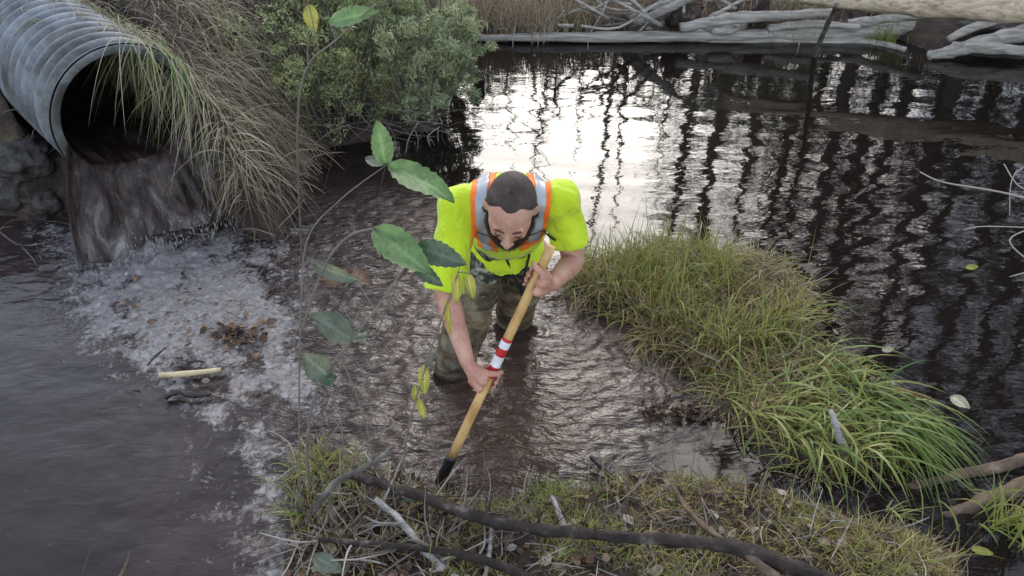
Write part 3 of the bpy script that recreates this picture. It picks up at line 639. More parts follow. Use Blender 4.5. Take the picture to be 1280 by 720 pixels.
stick('driftwood_log', [Z(1160, 70, .03), Z(1200, 62, .08), Z(1250, 48, .14), Z(1320, 36, .2)], [.03, .05, .07, .08], M['wood_grey'], 'split grey log dipping into the water at the far right', 'log', 12, .5, twigs=[([Z(1185, 50, .12), Z(1215, 35, .2), Z(1260, 22, .26)], [.03, .04, .04])])
stick('leaning_pole', [Z(1017, 72, -.02), Z(1030, 40, .28), Z(1046, 6, .6)], [.022, .02, .017], M['bark_grey'], 'grey pole stuck in the pond leaning across the driftwood', 'pole')
stick('broken_stub', [Z(600, 112, -.05), Z(598, 98, .07), Z(592, 84, .14)], [.045, .045, .028], M['wood_wet'], 'short dark broken stub standing in the water beside the bush', 'stump', rough=.5)
k_ = 0
for (px, py, z, s, lb, mt) in ((905, 30, .14, (.17, .13, .10), 'round grey root stump left of the bleached log', 'wood_grey'), (850, 22, .2, (.11, .1, .13), 'dark upright stump left of the round grey one', 'bark_dark'), (950, 20, .2, (.08, .08, .15), 'narrow dark stump right of the round grey one', 'bark_dark'), (1225, 40, .1, (.3, .15, .12), 'dark mud hummock under the split grey log', 'mud')):
    rock('root_stump', Z(px, py, z), s, M[mt], lb, 'stump', None, 3.1 * k_ + 40); k_ += 1
for i, (pts, r0, lb) in enumerate((([(850, 34, .16), (930, 22, .22), (1040, 16, .28)], .04, 'grey weathered log lying behind the leaning pole'), ([(1060, 30, .14), (1120, 22, .22), (1180, 14, .3)], .035, 'grey weathered log between the pole and the split grey log'), ([(790, 30, .14), (840, 8, .34), (880, -10, .5)], .03, 'grey weathered log slanting up left of the round stump'), ([(1190, 58, .1), (1240, 60, .1), (1300, 66, .08)], .04, 'lowest weathered log under the split grey log at the right edge'), ([(960, 36, .12), (1010, 30, .16), (1075, 34, .14)], .03, 'short weathered log tucked behind the long pale log near the pole'))):
    stick('weathered_log', [Z(*p_) for p_ in pts], [r0, r0 * 1.15, r0 * .8], M['wood_grey'], lb, 'log')
# bleached root tangle
root = empty('dead_root_tangle', tuple(Z(740, 20, .2)), 'tangle of dead grey roots and branches on the far bank', 'dead branches')
for i in range(46):
    m2 = MB(); a0 = Z(U(690, 930), U(-20, 34), U(.12, .3)); l = U(.4, 1.2); a = U(0, 6.28); b0 = a0 + Vector((math.cos(a) * l, math.sin(a) * l * .5, U(-.05, .6)))
    r0 = U(.008, .022); tube(m2, [a0, (a0 + b0) / 2 + Vector(G(0, .08, 3)), b0], [r0, r0 * .8, r0 * .3], 6, 4, .2, i, U(0, 1)); m2.build('dead_branch', M['wood_grey'] if i % 3 else M['bark_grey'], root)
# bare twigs upper right
root = empty('bare_twig_spray', tuple(P(1330, 330, 0)), 'bare pale twigs reaching in from the right edge over the pond', 'branch')
for k, (pts, r0) in enumerate((([(1330, 260, 3.6), (1250, 240, 3.7), (1180, 228, 3.8), (1150, 215, 3.9)], .005), ([(1330, 222, 3.7), (1280, 236, 3.7), (1255, 205, 3.8)], .004), ([(1330, 350, 3.2), (1285, 325, 3.3), (1262, 300, 3.3), (1290, 285, 3.4)], .004), ([(1330, 200, 3.8), (1270, 215, 3.8), (1262, 270, 3.7)], .003), ([(1320, 330, 3.3), (1262, 346, 3.3)], .003), ([(1300, 285, 3.5), (1230, 283, 3.6), (1205, 287, 3.6)], .003))):
    m2 = MB(); tube(m2, [Pd(*q) for q in pts], [r0 * (1 - .6 * i / len(pts)) for i in range(len(pts))], 6, 5, .1, k, .8); m2.build('twig', M['twig'], root)

# ------------------------------------------------------------------ broad leaves on saplings
def leaf_mesh(name, base, tip, width, mat, root=None, roll=0.0, curl=.12, serr=.06, nrm=None):
    base = Vector(base); tip = Vector(tip); ax = tip - base; L = ax.length; ax.normalize()
    nrm = Vector(nrm or (0, -.5, .87)); sd = ax.cross(nrm).normalized(); nn = sd.cross(ax).normalized()
    sd = Matrix.Rotation(roll, 3, ax) @ sd; nn = Matrix.Rotation(roll, 3, ax) @ nn
    nu_, nv_ = 25, 9; V = []; ve = []
    for i in range(nu_):
        u = i / (nu_ - 1); w = (math.sin(math.pi * u ** .85) ** .72) * (1 - .12 * u); w = max(w, .01)
        se = 1 + serr * ((i % 3) - 1) * (1 if .04 < u < .96 else 0)
        for j in range(nv_):
            q = j / (nv_ - 1) * 2 - 1
            zz = -curl * L * (u - .35) ** 2 * 1.3 + abs(q) * .13 * width + .03 * width * math.cos((u - abs(q) * .28) * 40) * abs(q)
            zz += .10 * width * mnoise.noise(Vector((u * 3 + base.x * 9, q * 1.2, base.z * 7)))
            V.append(tuple(base + ax * (u * L) + sd * (q * width * .5 * w * (se if abs(q) > .9 else 1)) + nn * zz))
            ve.append(max(math.exp(-(q * 8) ** 2), max(0, math.cos((u - abs(q) * .28) * 40)) ** 6 * (1 - abs(q)) * .8))
    Q = [(i * nv_ + j, i * nv_ + j + 1, (i + 1) * nv_ + j + 1, (i + 1) * nv_ + j) for i in range(nu_ - 1) for j in range(nv_ - 1)]
    o = mesh_np(name, V, Q, mat, {'vein': ve})
    if root: own(o, root)
    return o
def sapling(loc_px, stems, leaves, label, name='alder_sapling', z0=.1, smat='twig'):
    root = empty(name, tuple(P(loc_px[0], loc_px[1], z0)), label, 'sapling', 'broad leaved saplings on the near bank')
    for pts, r0 in stems:
        m2 = MB(); pp = [Pd(*q) if len(q) == 3 else P(q[0], q[1], z0) for q in pts]
        tube(m2, pp, [r0 * (1 - .65 * i / (len(pp) - 1)) for i in range(len(pp))], 7, 6, .08, U(0, 50), .55); m2.build('stem', M[smat], root)
    sp_pts = [p_ for pts, r0 in stems for p_ in smooth_path([Pd(*q) if len(q) == 3 else P(q[0], q[1], z0) for q in pts], [1] * len(pts), 8)[0]]
    for (b_, t_, w, d0, d1, mt, rl) in leaves:
        B_ = Pd(*b_, d0); nr0 = min(sp_pts, key=lambda p_: (p_ - B_).length)
        if (nr0 - B_).length > .006:
            m4 = MB(); tube(m4, [nr0, (nr0 + B_) / 2 + Vector((0, 0, .004)), B_], [.0018, .0014, .0012], 5, 3, 0, 1, .5); m4.build('leaf_stalk', M[smat], root)
        B0 = Pd(*b_, d0); T0 = Pd(*t_, d1)
        leaf_mesh('leaf', B0, T0, w / F * (d0 + d1) / 2, M[mt], root, rl)
    return root
sapling((376, 640), [([(376, 640), (374, 520, 2.35), (376, 390, 2.15), (384, 300, 2.05), (425, 250, 1.98), (482, 207, 1.9)], .0032), ([(376, 420, 2.2), (400, 345, 2.1), (430, 300, 2.02), (472, 287, 1.95), (522, 312, 1.92)], .004)],
    [((482, 207), (471, 150), 30, 1.9, 1.86, 'lf_green', .3), ((486, 206), (568, 250), 44, 1.9, 1.84, 'lf_green', -.2), ((482, 207), (456, 197), 18, 1.9, 1.93, 'lf_grey', 0),
     ((468, 286), (538, 342), 46, 1.95, 1.86, 'lf_green', .1), ((520, 308), (582, 330), 34, 1.92, 1.86, 'lf_dark', .35), ((515, 325), (553, 358), 22, 1.92, 1.9, 'lf_dark', .6), ((392, 330), (446, 352), 22, 2.1, 2.05, 'lf_grey', .8)], 'tallest sapling with big green leaves in front of the pond, left of the man')
sapling((388, 618), [([(388, 618), (384, 560, 2.5), (392, 500, 2.3), (412, 460, 2.2), (440, 425, 2.15), (478, 375, 2.1), (505, 335, 2.1)], .006)],
    [((440, 425), (388, 392), 40, 2.15, 2.1, 'lf_grey', .2), ((438, 428), (456, 412), 22, 2.15, 2.2, 'lf_dark', 0), ((410, 470), (378, 442), 34, 2.2, 2.15, 'lf_grey', -.3), ((402, 478), (422, 470), 18, 2.2, 2.2, 'lf_dark', 0), ((398, 350), (440, 342), 26, 2.2, 2.2, 'lf_brown', .4), ((436, 340), (466, 356), 22, 2.2, 2.2, 'lf_brown', -.3)], 'drooping sapling with dull grey green leaves at the left of the bank')
sapling((500, 604), [([(500, 604), (512, 530, 2.4), (530, 465, 2.3), (548, 410, 2.2), (566, 360, 2.12), (576, 328, 2.08)], .0035)],
    [((573, 342), (570, 380), 18, 2.1, 2.12, 'lf_yellow', .4), ((584, 342), (592, 374), 15, 2.1, 2.12, 'lf_yellow', -.4), ((560, 374), (562, 418), 16, 2.15, 2.2, 'lf_yellow', .8), ((530, 455), (531, 494), 16, 2.3, 2.32, 'lf_yellow', .1), ((519, 480), (520, 506), 12, 2.33, 2.35, 'lf_yellow', -.4), ((524, 498), (531, 524), 12, 2.35, 2.38, 'lf_yellow', .4), ((545, 440), (530, 462), 8, 2.3, 2.3, 'lf_grey', 0)], 'slender sapling with small yellow leaves against the man')
sapling((470, 600), [([(470, 600), (460, 540, 2.55), (440, 480, 2.45), (422, 440, 2.4)], .004), ([(455, 530, 2.5), (490, 500, 2.48), (505, 470, 2.45)], .002)], [], 'leafless thin twiggy sapling rising from the bank', 'bare_sapling')
sapling((418, 608), [([(440, 600), (452, 560, 2.5), (500, 530, 2.45), (530, 545, 2.4)], .003), ([(430, 590, 2.6), (425, 520, 2.5), (405, 480, 2.45)], .0025)], [], 'small leafless twig fork beside the bare sapling', 'bare_sapling')
sapling((372, 300), [([(378, 330, 3.4), (372, 180, 2.2), (382, 90, 1.9), (420, 50, 1.8), (470, 5, 1.75)], .004)],
    [((412, 28), (472, 14), 30, 1.8, 1.75, 'lf_green', .3), ((412, 30), (448, 34), 14, 1.8, 1.8, 'lf_green', -.6), ((386, 6), (394, 40), 20, 1.85, 1.85, 'lf_yellow', .3), ((384, 30), (384, 2), 12, 1.9, 1.9, 'lf_brown', .2)], 'leaning stem with one round green leaf in front of the bush', 'overhanging_branch')
# separate leaves
def loose(px, py, z, L, ang, w, mat, label):
    p = P(px, py, z); d = Vector((math.cos(R(ang)), math.sin(R(ang)), .05)) * L
    o = leaf_mesh('fallen_leaf', p - d / 2, p + d / 2, w, M[mat]); tag(o, label, 'leaf')
loose(1200, 503, .09, .085, -60, .055, 'lf_pale', 'pale round leaf held above the water at the right of the sedge')
loose(1215, 334, .006, .075, 10, .035, 'lf_yellow', 'single yellow leaf floating on the dark pond')
loose(1110, 437, .02, .06, 10, .03, 'lf_pale', 'pale leaf caught on the outer edge of the green sedge')
loose(1228, 689, .006, .07, -20, .03, 'lf_yellow', 'yellow green leaf floating in the lower right corner')
loose(572, 634, .1, .06, 60, .04, 'lf_pale', 'cream leaf on the bank below the tool tip')
loose(585, 645, .09, .08, -70, .035, 'lf_yellow', 'yellow brown leaf right of the cream leaf on the bank')
loose(525, 622, .16, .13, 5, .022, 'lf_grey', 'narrow grey green leaf lying left of the tool tip')
loose(410, 705, .16, .12, -30, .06, 'lf_grey', 'dull grey green leaf in the bottom left corner of the bank')
loose(340, 402, .02, .05, 30, .04, 'lf_brown', 'brown leaf floating on the foam at its right side')
loose(190, 402, .02, .045, 20, .03, 'lf_brown', 'pinkish brown leaf floating on the foam left of the debris clump')

# ------------------------------------------------------------------ shrubs and trees
def leafcloud(mb, C, rad, n, size, tint, elong=1.8):
    """n small leaf quads scattered about centres C"""
    C = np.asarray(C); k = rng.integers(0, len(C), n)
    d = G(0, 1, (n, 3)); d /= np.linalg.norm(d, axis=1)[:, None]; r = rng.random(n) ** .6
    c = C[k] + d * (np.asarray(rad)[k] * r)[:, None] * np.array([1, 1, .75])
    a = G(0, 1, (n, 3)) + np.array([0, 0, .3]); a /= np.linalg.norm(a, axis=1)[:, None]; q = G(0, 1, (n, 3)); b_ = np.cross(a, q); b_ /= np.linalg.norm(b_, axis=1)[:, None]
    s = (U(.6, 1.3, n) * size)[:, None]
    V = np.stack([c - a * s * elong, c + b_ * s * .5 , c + a * s * elong, c - b_ * s * .5], 1).reshape(-1, 3)
    Q = np.arange(4 * n).reshape(n, 4)
    mb.add(V, Q, np.repeat(np.clip(np.asarray(tint)[k] + G(0, .13, n), 0, 1), 4))
def shrub(name, loc, H, Rr, label, cat, mat, n=9000, size=.011, stems=16, group=None, tbase=.5, shape=1.0, stemmat='bark_grey', lean=(0, 0), elong=1.8, twr=.004):
    root = empty(name, loc, label, cat, group); loc = Vector(loc)
    m2 = MB(); C = []; rad = []; T = []
    for i in range(stems):
        a = U(0, 6.28); rr_ = Rr * math.sqrt(U(0, 1)); h = H * (1 - .45 * (rr_ / Rr) ** 2) * U(.65, 1.0)
        tip = loc + Vector((math.cos(a) * rr_ + lean[0] * h, math.sin(a) * rr_ + lean[1] * h, h)); b0 = loc + Vector((math.cos(a) * rr_ * .35, math.sin(a) * rr_ * .35, -.05))
        mid = (b0 + tip) / 2 + Vector(G(0, .06, 3)) * Rr; tube(m2, [b0, mid, tip], [twr * 2, twr * 1.3, twr * .4], 5, 4, .1, i, U(0, .6))
        for k in range(7):
            t = U(.15, 1) ** .8; q = b0.lerp(mid, t * 2) if t < .5 else mid.lerp(tip, t * 2 - 1)
            off = Vector(G(0, .16 * Rr, 3)); e_ = q + off; tube(m2, [q, (q + e_) / 2 + Vector(G(0, .015, 3)), e_], [twr * .6, twr * .5, twr * .25], 4, 2, 0, i, U(0, .8))
            C.append(e_); rad.append(U(.10, .24) * Rr * shape); T.append(tbase + G(0, .15))
    m2.build('stems', M[stemmat], root)
    m3 = MB(); leafcloud(m3, np.array([tuple(c_) for c_ in C]), rad, n, size, T, elong); m3.build('foliage', mat, root, False)
    return root
shrub('willow_shrub', tuple(Z(425, 150, .12)), 1.25, .55, 'leafy green willow bush nearest the water at the upper left of the pond', 'bush', M['leafy'], 15000, .009, 22, 'bushes at the upper left of the pond', .55)
shrub('willow_shrub', tuple(Z(400, 70, .3)), 1.4, .7, 'tall leafy bush behind the green willow bush', 'bush', M['leafy'], 12000, .011, 22, 'bushes at the upper left of the pond', .45)
shrub('willow_shrub', tuple(Z(490, 25, .3)), 1.3, .6, 'sparse grey green bush furthest back at the pond corner', 'bush', M['leafy'], 9000, .011, 18, 'bushes at the upper left of the pond', .5)
shrub('cedar_shrub', tuple(Z(527, 135, .12)), 1.15, .42, 'blue green feathery cedar bush overhanging the pond', 'bush', M['cedar'], 16000, .008, 20, 'bushes at the upper left of the pond', .55, elong=3.2)
shrub('cedar_shrub', tuple(Z(556, 92, .1)), .62, .24, 'small bright green cedar beside the dark broken stub', 'bush', M['cedar'], 5000, .009, 10, 'bushes at the upper left of the pond', .85, elong=2.6)
# bare twig skirt under the bushes
root = empty('dead_twig_skirt', tuple(Z(450, 165, .05)), 'tangle of bare reddish twigs under the bush at the waterline', 'dead branches')
m2 = MB()
for i in range(200):
    a0 = Z(U(378, 560), U(120, 160), U(.05, .2)); l = U(.1, .4); b0 = a0 + Vector((G(0, .16), -U(.0, .25), U(-.12, .12)))
    tube(m2, [a0, (a0 + b0) / 2 + Vector(G(0, .03, 3)), b0], [.004, .003, .0015], 4, 3, 0, i, U(0, .8))
m2.build('twigs', M['twig'], root)

def conifer(x, y, H, label, dead=False, dens=1.0, w=.16, name=None, lean=0.0):
    z0 = max(hz(x, y), 0) - .1; root = empty(name or ('dead_tree' if dead else 'spruce_tree'), (x, y, z0), label, 'tree', 'trees beyond the pond')
    m2 = MB(); base = Vector((x, y, z0)); top = base + Vector((G(0, .25) + lean * H, G(0, .25), H)); r0 = .008 * H + .012
    mid = (base + top) / 2 + Vector((G(0, .12), G(0, .12), 0)); tube(m2, [base, mid, top], [r0, r0 * .62, r0 * .12], 8, 8, .15, U(0, 9), .3)
    C = []; rad = []; T = []; nb_ = int(H * (7 if dead else 14))
    for i in range(nb_):
        t = U(.12 if not dead else .25, .98); q = base.lerp(mid, t * 2) if t < .5 else mid.lerp(top, t * 2 - 1); a = U(0, 6.28); l = (H * w * (1 - t) ** .8 + .12) * U(.5, 1.1) * (.6 if dead else 1)
        e_ = q + Vector((math.cos(a) * l, math.sin(a) * l, -l * U(.0, .4) if not dead else l * U(-.2, .5)))
        tube(m2, [q, (q + e_) / 2 + Vector((0, 0, .08 * l)), e_], [.012 + .006 * l, .01, .004], 4, 2, 0, i, .3)
        if not dead:
            for s_ in np.linspace(.25, 1, max(2, int(l / .2))): C.append(q.lerp(e_, s_)); rad.append(.10 + .13 * l * .6); T.append(.5 + G(0, .2))
    m2.build('trunk', M['bark_grey'], root)
    if not dead:
        m3 = MB(); leafcloud(m3, np.array([tuple(c_) for c_ in C]), rad, int(len(C) * 16 * dens), .028, T, 2.4); m3.build('crown', M['conifer'], root, False)
def az(px, dist, py=150): return (px - 640) / F / (cp + (360 - py) / F * sp) * dist
side_words = ['left of', 'behind', 'right of', 'beyond', 'just past', 'well beyond']
for i, (px, dist, H) in enumerate(((700, 14, 5.2), (712, 18, 5.8), (768, 13, 6.6), (784, 14, 6.2), (655, 13, 4.2), (898, 12, 6.8), (925, 14, 7.2), (948, 12.5, 7.4), (985, 15, 8), (640, 15, 4.6), (845, 14, 5))):
    conifer(az(px, dist), dist, H, 'bare dead trunk mirrored in the bright part of the pond', True, lean=G(0, .02))
for i, (px, dist, H) in enumerate(((1000, 13, 7.5), (1045, 11.5, 8), (1090, 14, 9), (1130, 12, 9), (1180, 11, 8.5), (1230, 13, 10), (1275, 10.5, 8.5), (1330, 12, 10), (1390, 10, 9), (1450, 12, 10), (1100, 10.5, 5), (960, 16, 7), (1020, 17, 9), (1160, 16, 10), (905, 15, 9), (870, 17, 8.6))):
    conifer(az(px, dist), dist, H * (1.65 if H > 6 else 1), 'dark spruce mirrored in the right of the pond', dens=.7, w=.10)
for (x_, y_, H) in ((7.2, 7.5, 8), (6.8, 5.6, 7.5), (7.8, 4, 8), (6.9, 2.6, 7), (8.8, 6.4, 9)):
    conifer(x_, y_, H, 'spruce standing on the right hand bank of the pond', dens=1.1)
for i, (px, dist, H) in enumerate(((590, 10, 1.6), (640, 10.5, 1.3), (690, 11, 1.9), (740, 10.2, 1.3), (800, 10.6, 1.6), (860, 10.4, 2.0), (930, 10.5, 2.6), (990, 10, 2.6), (560, 12, 2.6), (510, 11, 3.2), (450, 10, 3.5))):
    x_ = az(px, dist, 60); shrub('bank_shrub', (x_, dist, hz(x_, dist)), H, .8, 'scrubby bush on the far bank behind the driftwood', 'bush', M['leafy'], 3500, .022, 12, 'scrubby bushes on the far bank', .35, twr=.008)
for (x_, y_, H) in ((-1.9, 7.5, 4.2), (-2.8, 8.6, 5), (-1.2, 9.6, 4.5), (-3.8, 7.4, 5)):
    conifer(x_, y_, H, 'spruce behind the bushes at the upper left of the pond', dens=1.0, w=.2)

# ------------------------------------------------------------------ the man
def capsule(bm, p0, r0, p1, r1, seg=20):
    p0 = Vector(p0); p1 = Vector(p1); a = p1 - p0; L = a.length; q = a.normalized().to_track_quat('Z', 'Y').to_matrix()
    rings = []
    for k in range(1, 7): f_ = -math.pi / 2 + math.pi / 2 * k / 6; rings.append((math.sin(f_) * r0, math.cos(f_) * r0))
    for k in range(0, 6): f_ = math.pi / 2 * k / 6; rings.append((L + math.sin(f_) * r1, math.cos(f_) * r1))
    vs = []
    for h, r in rings: vs.append([bm.verts.new(p0 + q @ Vector((math.cos(6.28318 * i / seg) * r, math.sin(6.28318 * i / seg) * r, h))) for i in range(seg)])
    for A, B in zip(vs, vs[1:]):
        for i in range(seg): bm.faces.new((A[i], A[(i + 1) % seg], B[(i + 1) % seg], B[i]))
    b0 = bm.verts.new(p0 + q @ Vector((0, 0, -r0))); b1 = bm.verts.new(p0 + q @ Vector((0, 0, L + r1)))
    for i in range(seg): bm.faces.new((vs[0][(i + 1) % seg], vs[0][i], b0)); bm.faces.new((vs[-1][i], vs[-1][(i + 1) % seg], b1))
def ellip(bm, c, r, rot=None):
    m = Matrix.Translation(Vector(c)) @ (rot.to_4x4() if rot else Matrix.Identity(4)) @ Matrix.Diagonal((*r, 1))
    bmesh.ops.create_uvsphere(bm, u_segments=24, v_segments=16, radius=1, matrix=m)
def remesh(bm, voxel):
    me = bpy.data.meshes.new('tmp'); bm.to_mesh(me); bm.free(); o = bpy.data.objects.new('tmp', me); COL.objects.link(o)
    md = o.modifiers.new('r', 'REMESH'); md.mode = 'VOXEL'; md.voxel_size = voxel; md.adaptivity = 0
    ev = o.evaluated_get(bpy.context.evaluated_depsgraph_get()); m2 = ev.to_mesh()
    V = np.empty(len(m2.vertices) * 3); m2.vertices.foreach_get('co', V); V = V.reshape(-1, 3)
    Q = np.array([tuple(p.vertices) for p in m2.polygons if len(p.vertices) == 4]); ev.to_mesh_clear(); bpy.data.objects.remove(o)
    return V, Q
def smooth(V, Q, it, wgt=None, k=.5):
    E = np.concatenate([Q[:, [0, 1]], Q[:, [1, 2]], Q[:, [2, 3]], Q[:, [3, 0]]]); n = len(V)
    deg = np.bincount(E[:, 0], minlength=n)[:, None] + np.bincount(E[:, 1], minlength=n)[:, None]; deg = np.maximum(deg, 1)
    V = V.copy()
    for _ in range(it):
        S = np.stack([np.bincount(E[:, 0], V[E[:, 1], c_], n) + np.bincount(E[:, 1], V[E[:, 0], c_], n) for c_ in range(3)], 1) / deg
        V += (S - V) * (k if wgt is None else k * wgt[:, None])
    return V
def vnormals(V, Q):
    fn = np.cross(V[Q[:, 2]] - V[Q[:, 0]], V[Q[:, 3]] - V[Q[:, 1]]); n = np.zeros_like(V)
    for c_ in range(4): np.add.at(n, Q[:, c_], fn)
    return n / (np.linalg.norm(n, axis=1)[:, None] + 1e-12)

# skeleton (metres)
PEL = Vector((-.03, 2.84, .50)); WAI = Vector((-.02, 2.76, .66)); CHE = Vector((-.015, 2.60, .83)); NB = Vector((-.005, 2.43, .975))
HC = Vector((-.004, 2.25, 1.03))
SR = Vector((-.185, 2.455, .93)); SL = Vector((.170, 2.47, .945)); ER = Vector((-.235, 2.30, .68)); EL = Vector((.225, 2.47, .69))
# tool line
TB = P(548, 607, -.02); TT = Pd(686, 314, 2.62)
def on_tool(py):
    best = min(np.linspace(0, 1, 400), key=lambda t: abs((360 - F * (((TB.lerp(TT, t) - cam.location).dot(Vector((0, sp, cp)))) / ((TB.lerp(TT, t) - cam.location).dot(Vector((0, cp, -sp)))))) - py))
    return TB.lerp(TT, float(best))
GR = on_tool(476); GL = on_tool(350); AXT = (TT - TB).normalized()
hands = []
def hand(bm, grip, axis, palm, wrist, thumb_dir, curl=1, spread_sign=1):
    """grip on a shaft: palm = unit vector from shaft axis to the palm; fingers wrap round towards 'curl' side"""
    axis = axis.normalized(); palm = (palm - axis * palm.dot(axis)).normalized(); tang = axis.cross(palm) * curl
    Rr = .0270
    def pol(th, off, r=Rr): return grip + axis * off + palm * (math.cos(th) * r) + tang * (math.sin(th) * r)
    kn = []
    for i, (off, sc_, rad) in enumerate(((.033, .95, .0094), (.011, 1.03, .0097), (-.011, .98, .0093), (-.032, .82, .0082))):
        off = off * thumb_dir
        a0 = R(15); pts = [pol(a0, off * .95, .041), pol(a0 + R(62) * sc_, off, .0355), pol(a0 + R(122) * sc_, off, .031), pol(a0 + R(185) * sc_, off * 1.02, .0295), pol(a0 + R(218) * sc_, off * 1.03, .029)]
        rr_ = [rad * 1.12, rad * 1.05, rad, rad * .93, rad * .8]
        for k in range(4): capsule(bm, pts[k], rr_[k], pts[k + 1], rr_[k + 1], 14)
        ellip(bm, pts[1], (rad * 1.14,) * 3); kn.append(pts[0])
    # palm slab: from knuckles back to the wrist
    w_ = Vector(wrist)
    heel = grip + palm * .042 - tang * .030
    for i, k0 in enumerate(kn):
        s_ = w_.lerp(heel, .55) + axis * ((.030 - .02 * i) * thumb_dir) * .8
        capsule(bm, k0, .0125, s_, .0165, 14)
    capsule(bm, heel + axis * .016 * thumb_dir, .019, w_, .025, 16); capsule(bm, heel - axis * .016 * thumb_dir, .017, w_, .025, 16)
    # thumb: leaves the side of the palm near its base and closes the other way
    t0 = w_.lerp(heel, .6) + axis * .022 * thumb_dir; t1 = pol(R(-42), .044 * thumb_dir, .037); t2 = pol(R(-92), .052 * thumb_dir, .032); t3 = pol(R(-135), .054 * thumb_dir, .030)
    capsule(bm, t0, .017, t1, .0125, 14); capsule(bm, t1, .0122, t2, .0108, 14); capsule(bm, t2, .0108, t3, .0088, 14)
    hands.append(grip)
toC = lambda p: (cam.location - p).normalized()
palmR = (toC(GR) * .75 + Vector((-.55, .35, .35))).normalized()
WR = GR + (palmR - AXT * palmR.dot(AXT)).normalized() * .050 + (ER - GR).normalized() * .065
palmL = (Vector((.75, .05, .25)) + toC(GL) * .45).normalized()
WL = GL + (palmL - AXT * palmL.dot(AXT)).normalized() * .045 + (EL - GL).normalized() * .062

# head frame
HF = Vector((-.10, -math.cos(R(36)), -math.sin(R(36)))).normalized(); HU = Vector((.03, -math.sin(R(36)), math.cos(R(36)))); HU = (HU - HF * HU.dot(HF)).normalized(); HR = HF.cross(HU).normalized()
HM = Matrix((HR, HF, HU)).transposed()
def hp(r_, f_, u_): return HC + HR * r_ + HF * f_ + HU * u_
bm = bmesh.new()
ellip(bm, hp(0, -.012, .030), (.077, .099, .084), HM); ellip(bm, hp(0, .030, .0), (.069, .066, .078), HM); ellip(bm, hp(0, .034, -.045), (.057, .058, .062), HM)
ellip(bm, hp(0, .052, -.090), (.036, .034, .028), HM); capsule(bm, hp(-.052, .005, -.055), .018, hp(-.022, .062, -.098), .017); capsule(bm, hp(.052, .005, -.055), .018, hp(.022, .062, -.098), .017)
capsule(bm, hp(-.040, .076, .020), .013, hp(.040, .076, .020), .013)
capsule(bm, hp(0, .092, .010), .0085, hp(0, .116, -.026), .0125); ellip(bm, hp(0, .114, -.031), (.0125, .012, .0105), HM)
for s_ in (-1, 1):
    ellip(bm, hp(s_ * .012, .104, -.034), (.009, .011, .0085), HM); ellip(bm, hp(s_ * .031, .078, .000), (.0155, .0125, .0105), HM)
    capsule(bm, hp(s_ * .040, .068, -.022), .017, hp(s_ * .052, .040, -.010), .016)
    m_ = HM @ Matrix.Rotation(s_ * R(22), 3, 'Z'); ellip(bm, hp(s_ * .080, -.008, .000), (.009, .020, .031), m_); ellip(bm, hp(s_ * .078, -.002, -.022), (.007, .011, .012), m_)
capsule(bm, hp(-.018, .094, -.060), .0072, hp(.018, .094, -.060), .0072); capsule(bm, hp(-.014, .091, -.071), .0078, hp(.014, .091, -.071), .0078)
capsule(bm, hp(0, -.035, -.045), .058, NB + Vector((0, .02, -.01)), .066)
# torso
def torso(bm, e=0.0, lo=0.0):
    sp_ = (NB - PEL).normalized(); fr = Vector((0, -1, 0)); fr = (fr - sp_ * fr.dot(sp_)).normalized(); m_ = Matrix((Vector((1, 0, 0)), fr, sp_)).transposed()
    ellip(bm, PEL, (.160 + e - lo, .115 + e - lo, .12), m_); ellip(bm, WAI, (.148 + e - lo, .108 + e - lo, .15), m_); ellip(bm, CHE, (.168 + e, .118 + e, .165), m_)
    ellip(bm, CHE.lerp(NB, .55), (.172 + e, .098 + e, .095 + e * .5), m_)
    capsule(bm, SR, .060 + e, SL, .060 + e); capsule(bm, NB + Vector((-.03, .02, -.01)), .052 + e, SR, .052 + e); capsule(bm, NB + Vector((.03, .02, -.01)), .052 + e, SL, .052 + e)
    return m_
torso(bm, 0, .03)
for S_, E_, W_ in ((SR, ER, WR), (SL, EL, WL)):
    capsule(bm, S_, .055, S_.lerp(E_, .45), .049); capsule(bm, S_.lerp(E_, .45), .049, E_, .040); capsule(bm, E_, .041, E_.lerp(W_, .28), .043); capsule(bm, E_.lerp(W_, .28), .043, W_, .0265)
hand(bm, GR, AXT, palmR, WR, 1, curl=-1); hand(bm, GL, AXT, palmL, WL, 1, curl=1)
HIPR = Vector((-.115, 2.84, .49)); HIPL = Vector((.065, 2.86, .49)); KR = Vector((*P2(569, 462), .04)); KL = Vector((*P2(643, 402), .05))
for H_, K_, Ft in ((HIPR, KR, KR + Vector((0, .16, -.5))), (HIPL, KL, KL + Vector((.0, .10, -.5)))):
    capsule(bm, H_, .085, K_, .058); capsule(bm, K_, .058, Ft, .042)
V, Q = remesh(bm, .0042)
hd = np.min([np.linalg.norm(V - np.array(h_), axis=1) for h_ in hands], axis=0); hdd = np.linalg.norm(V - np.array(HC), axis=1)
wg = np.clip(sstep(.07, .14, hd) * sstep(.10, .16, hdd) + .12, 0, 1)
V = smooth(V, Q, 14, wg, .5); V = smooth(V, Q, 1, None, .4)
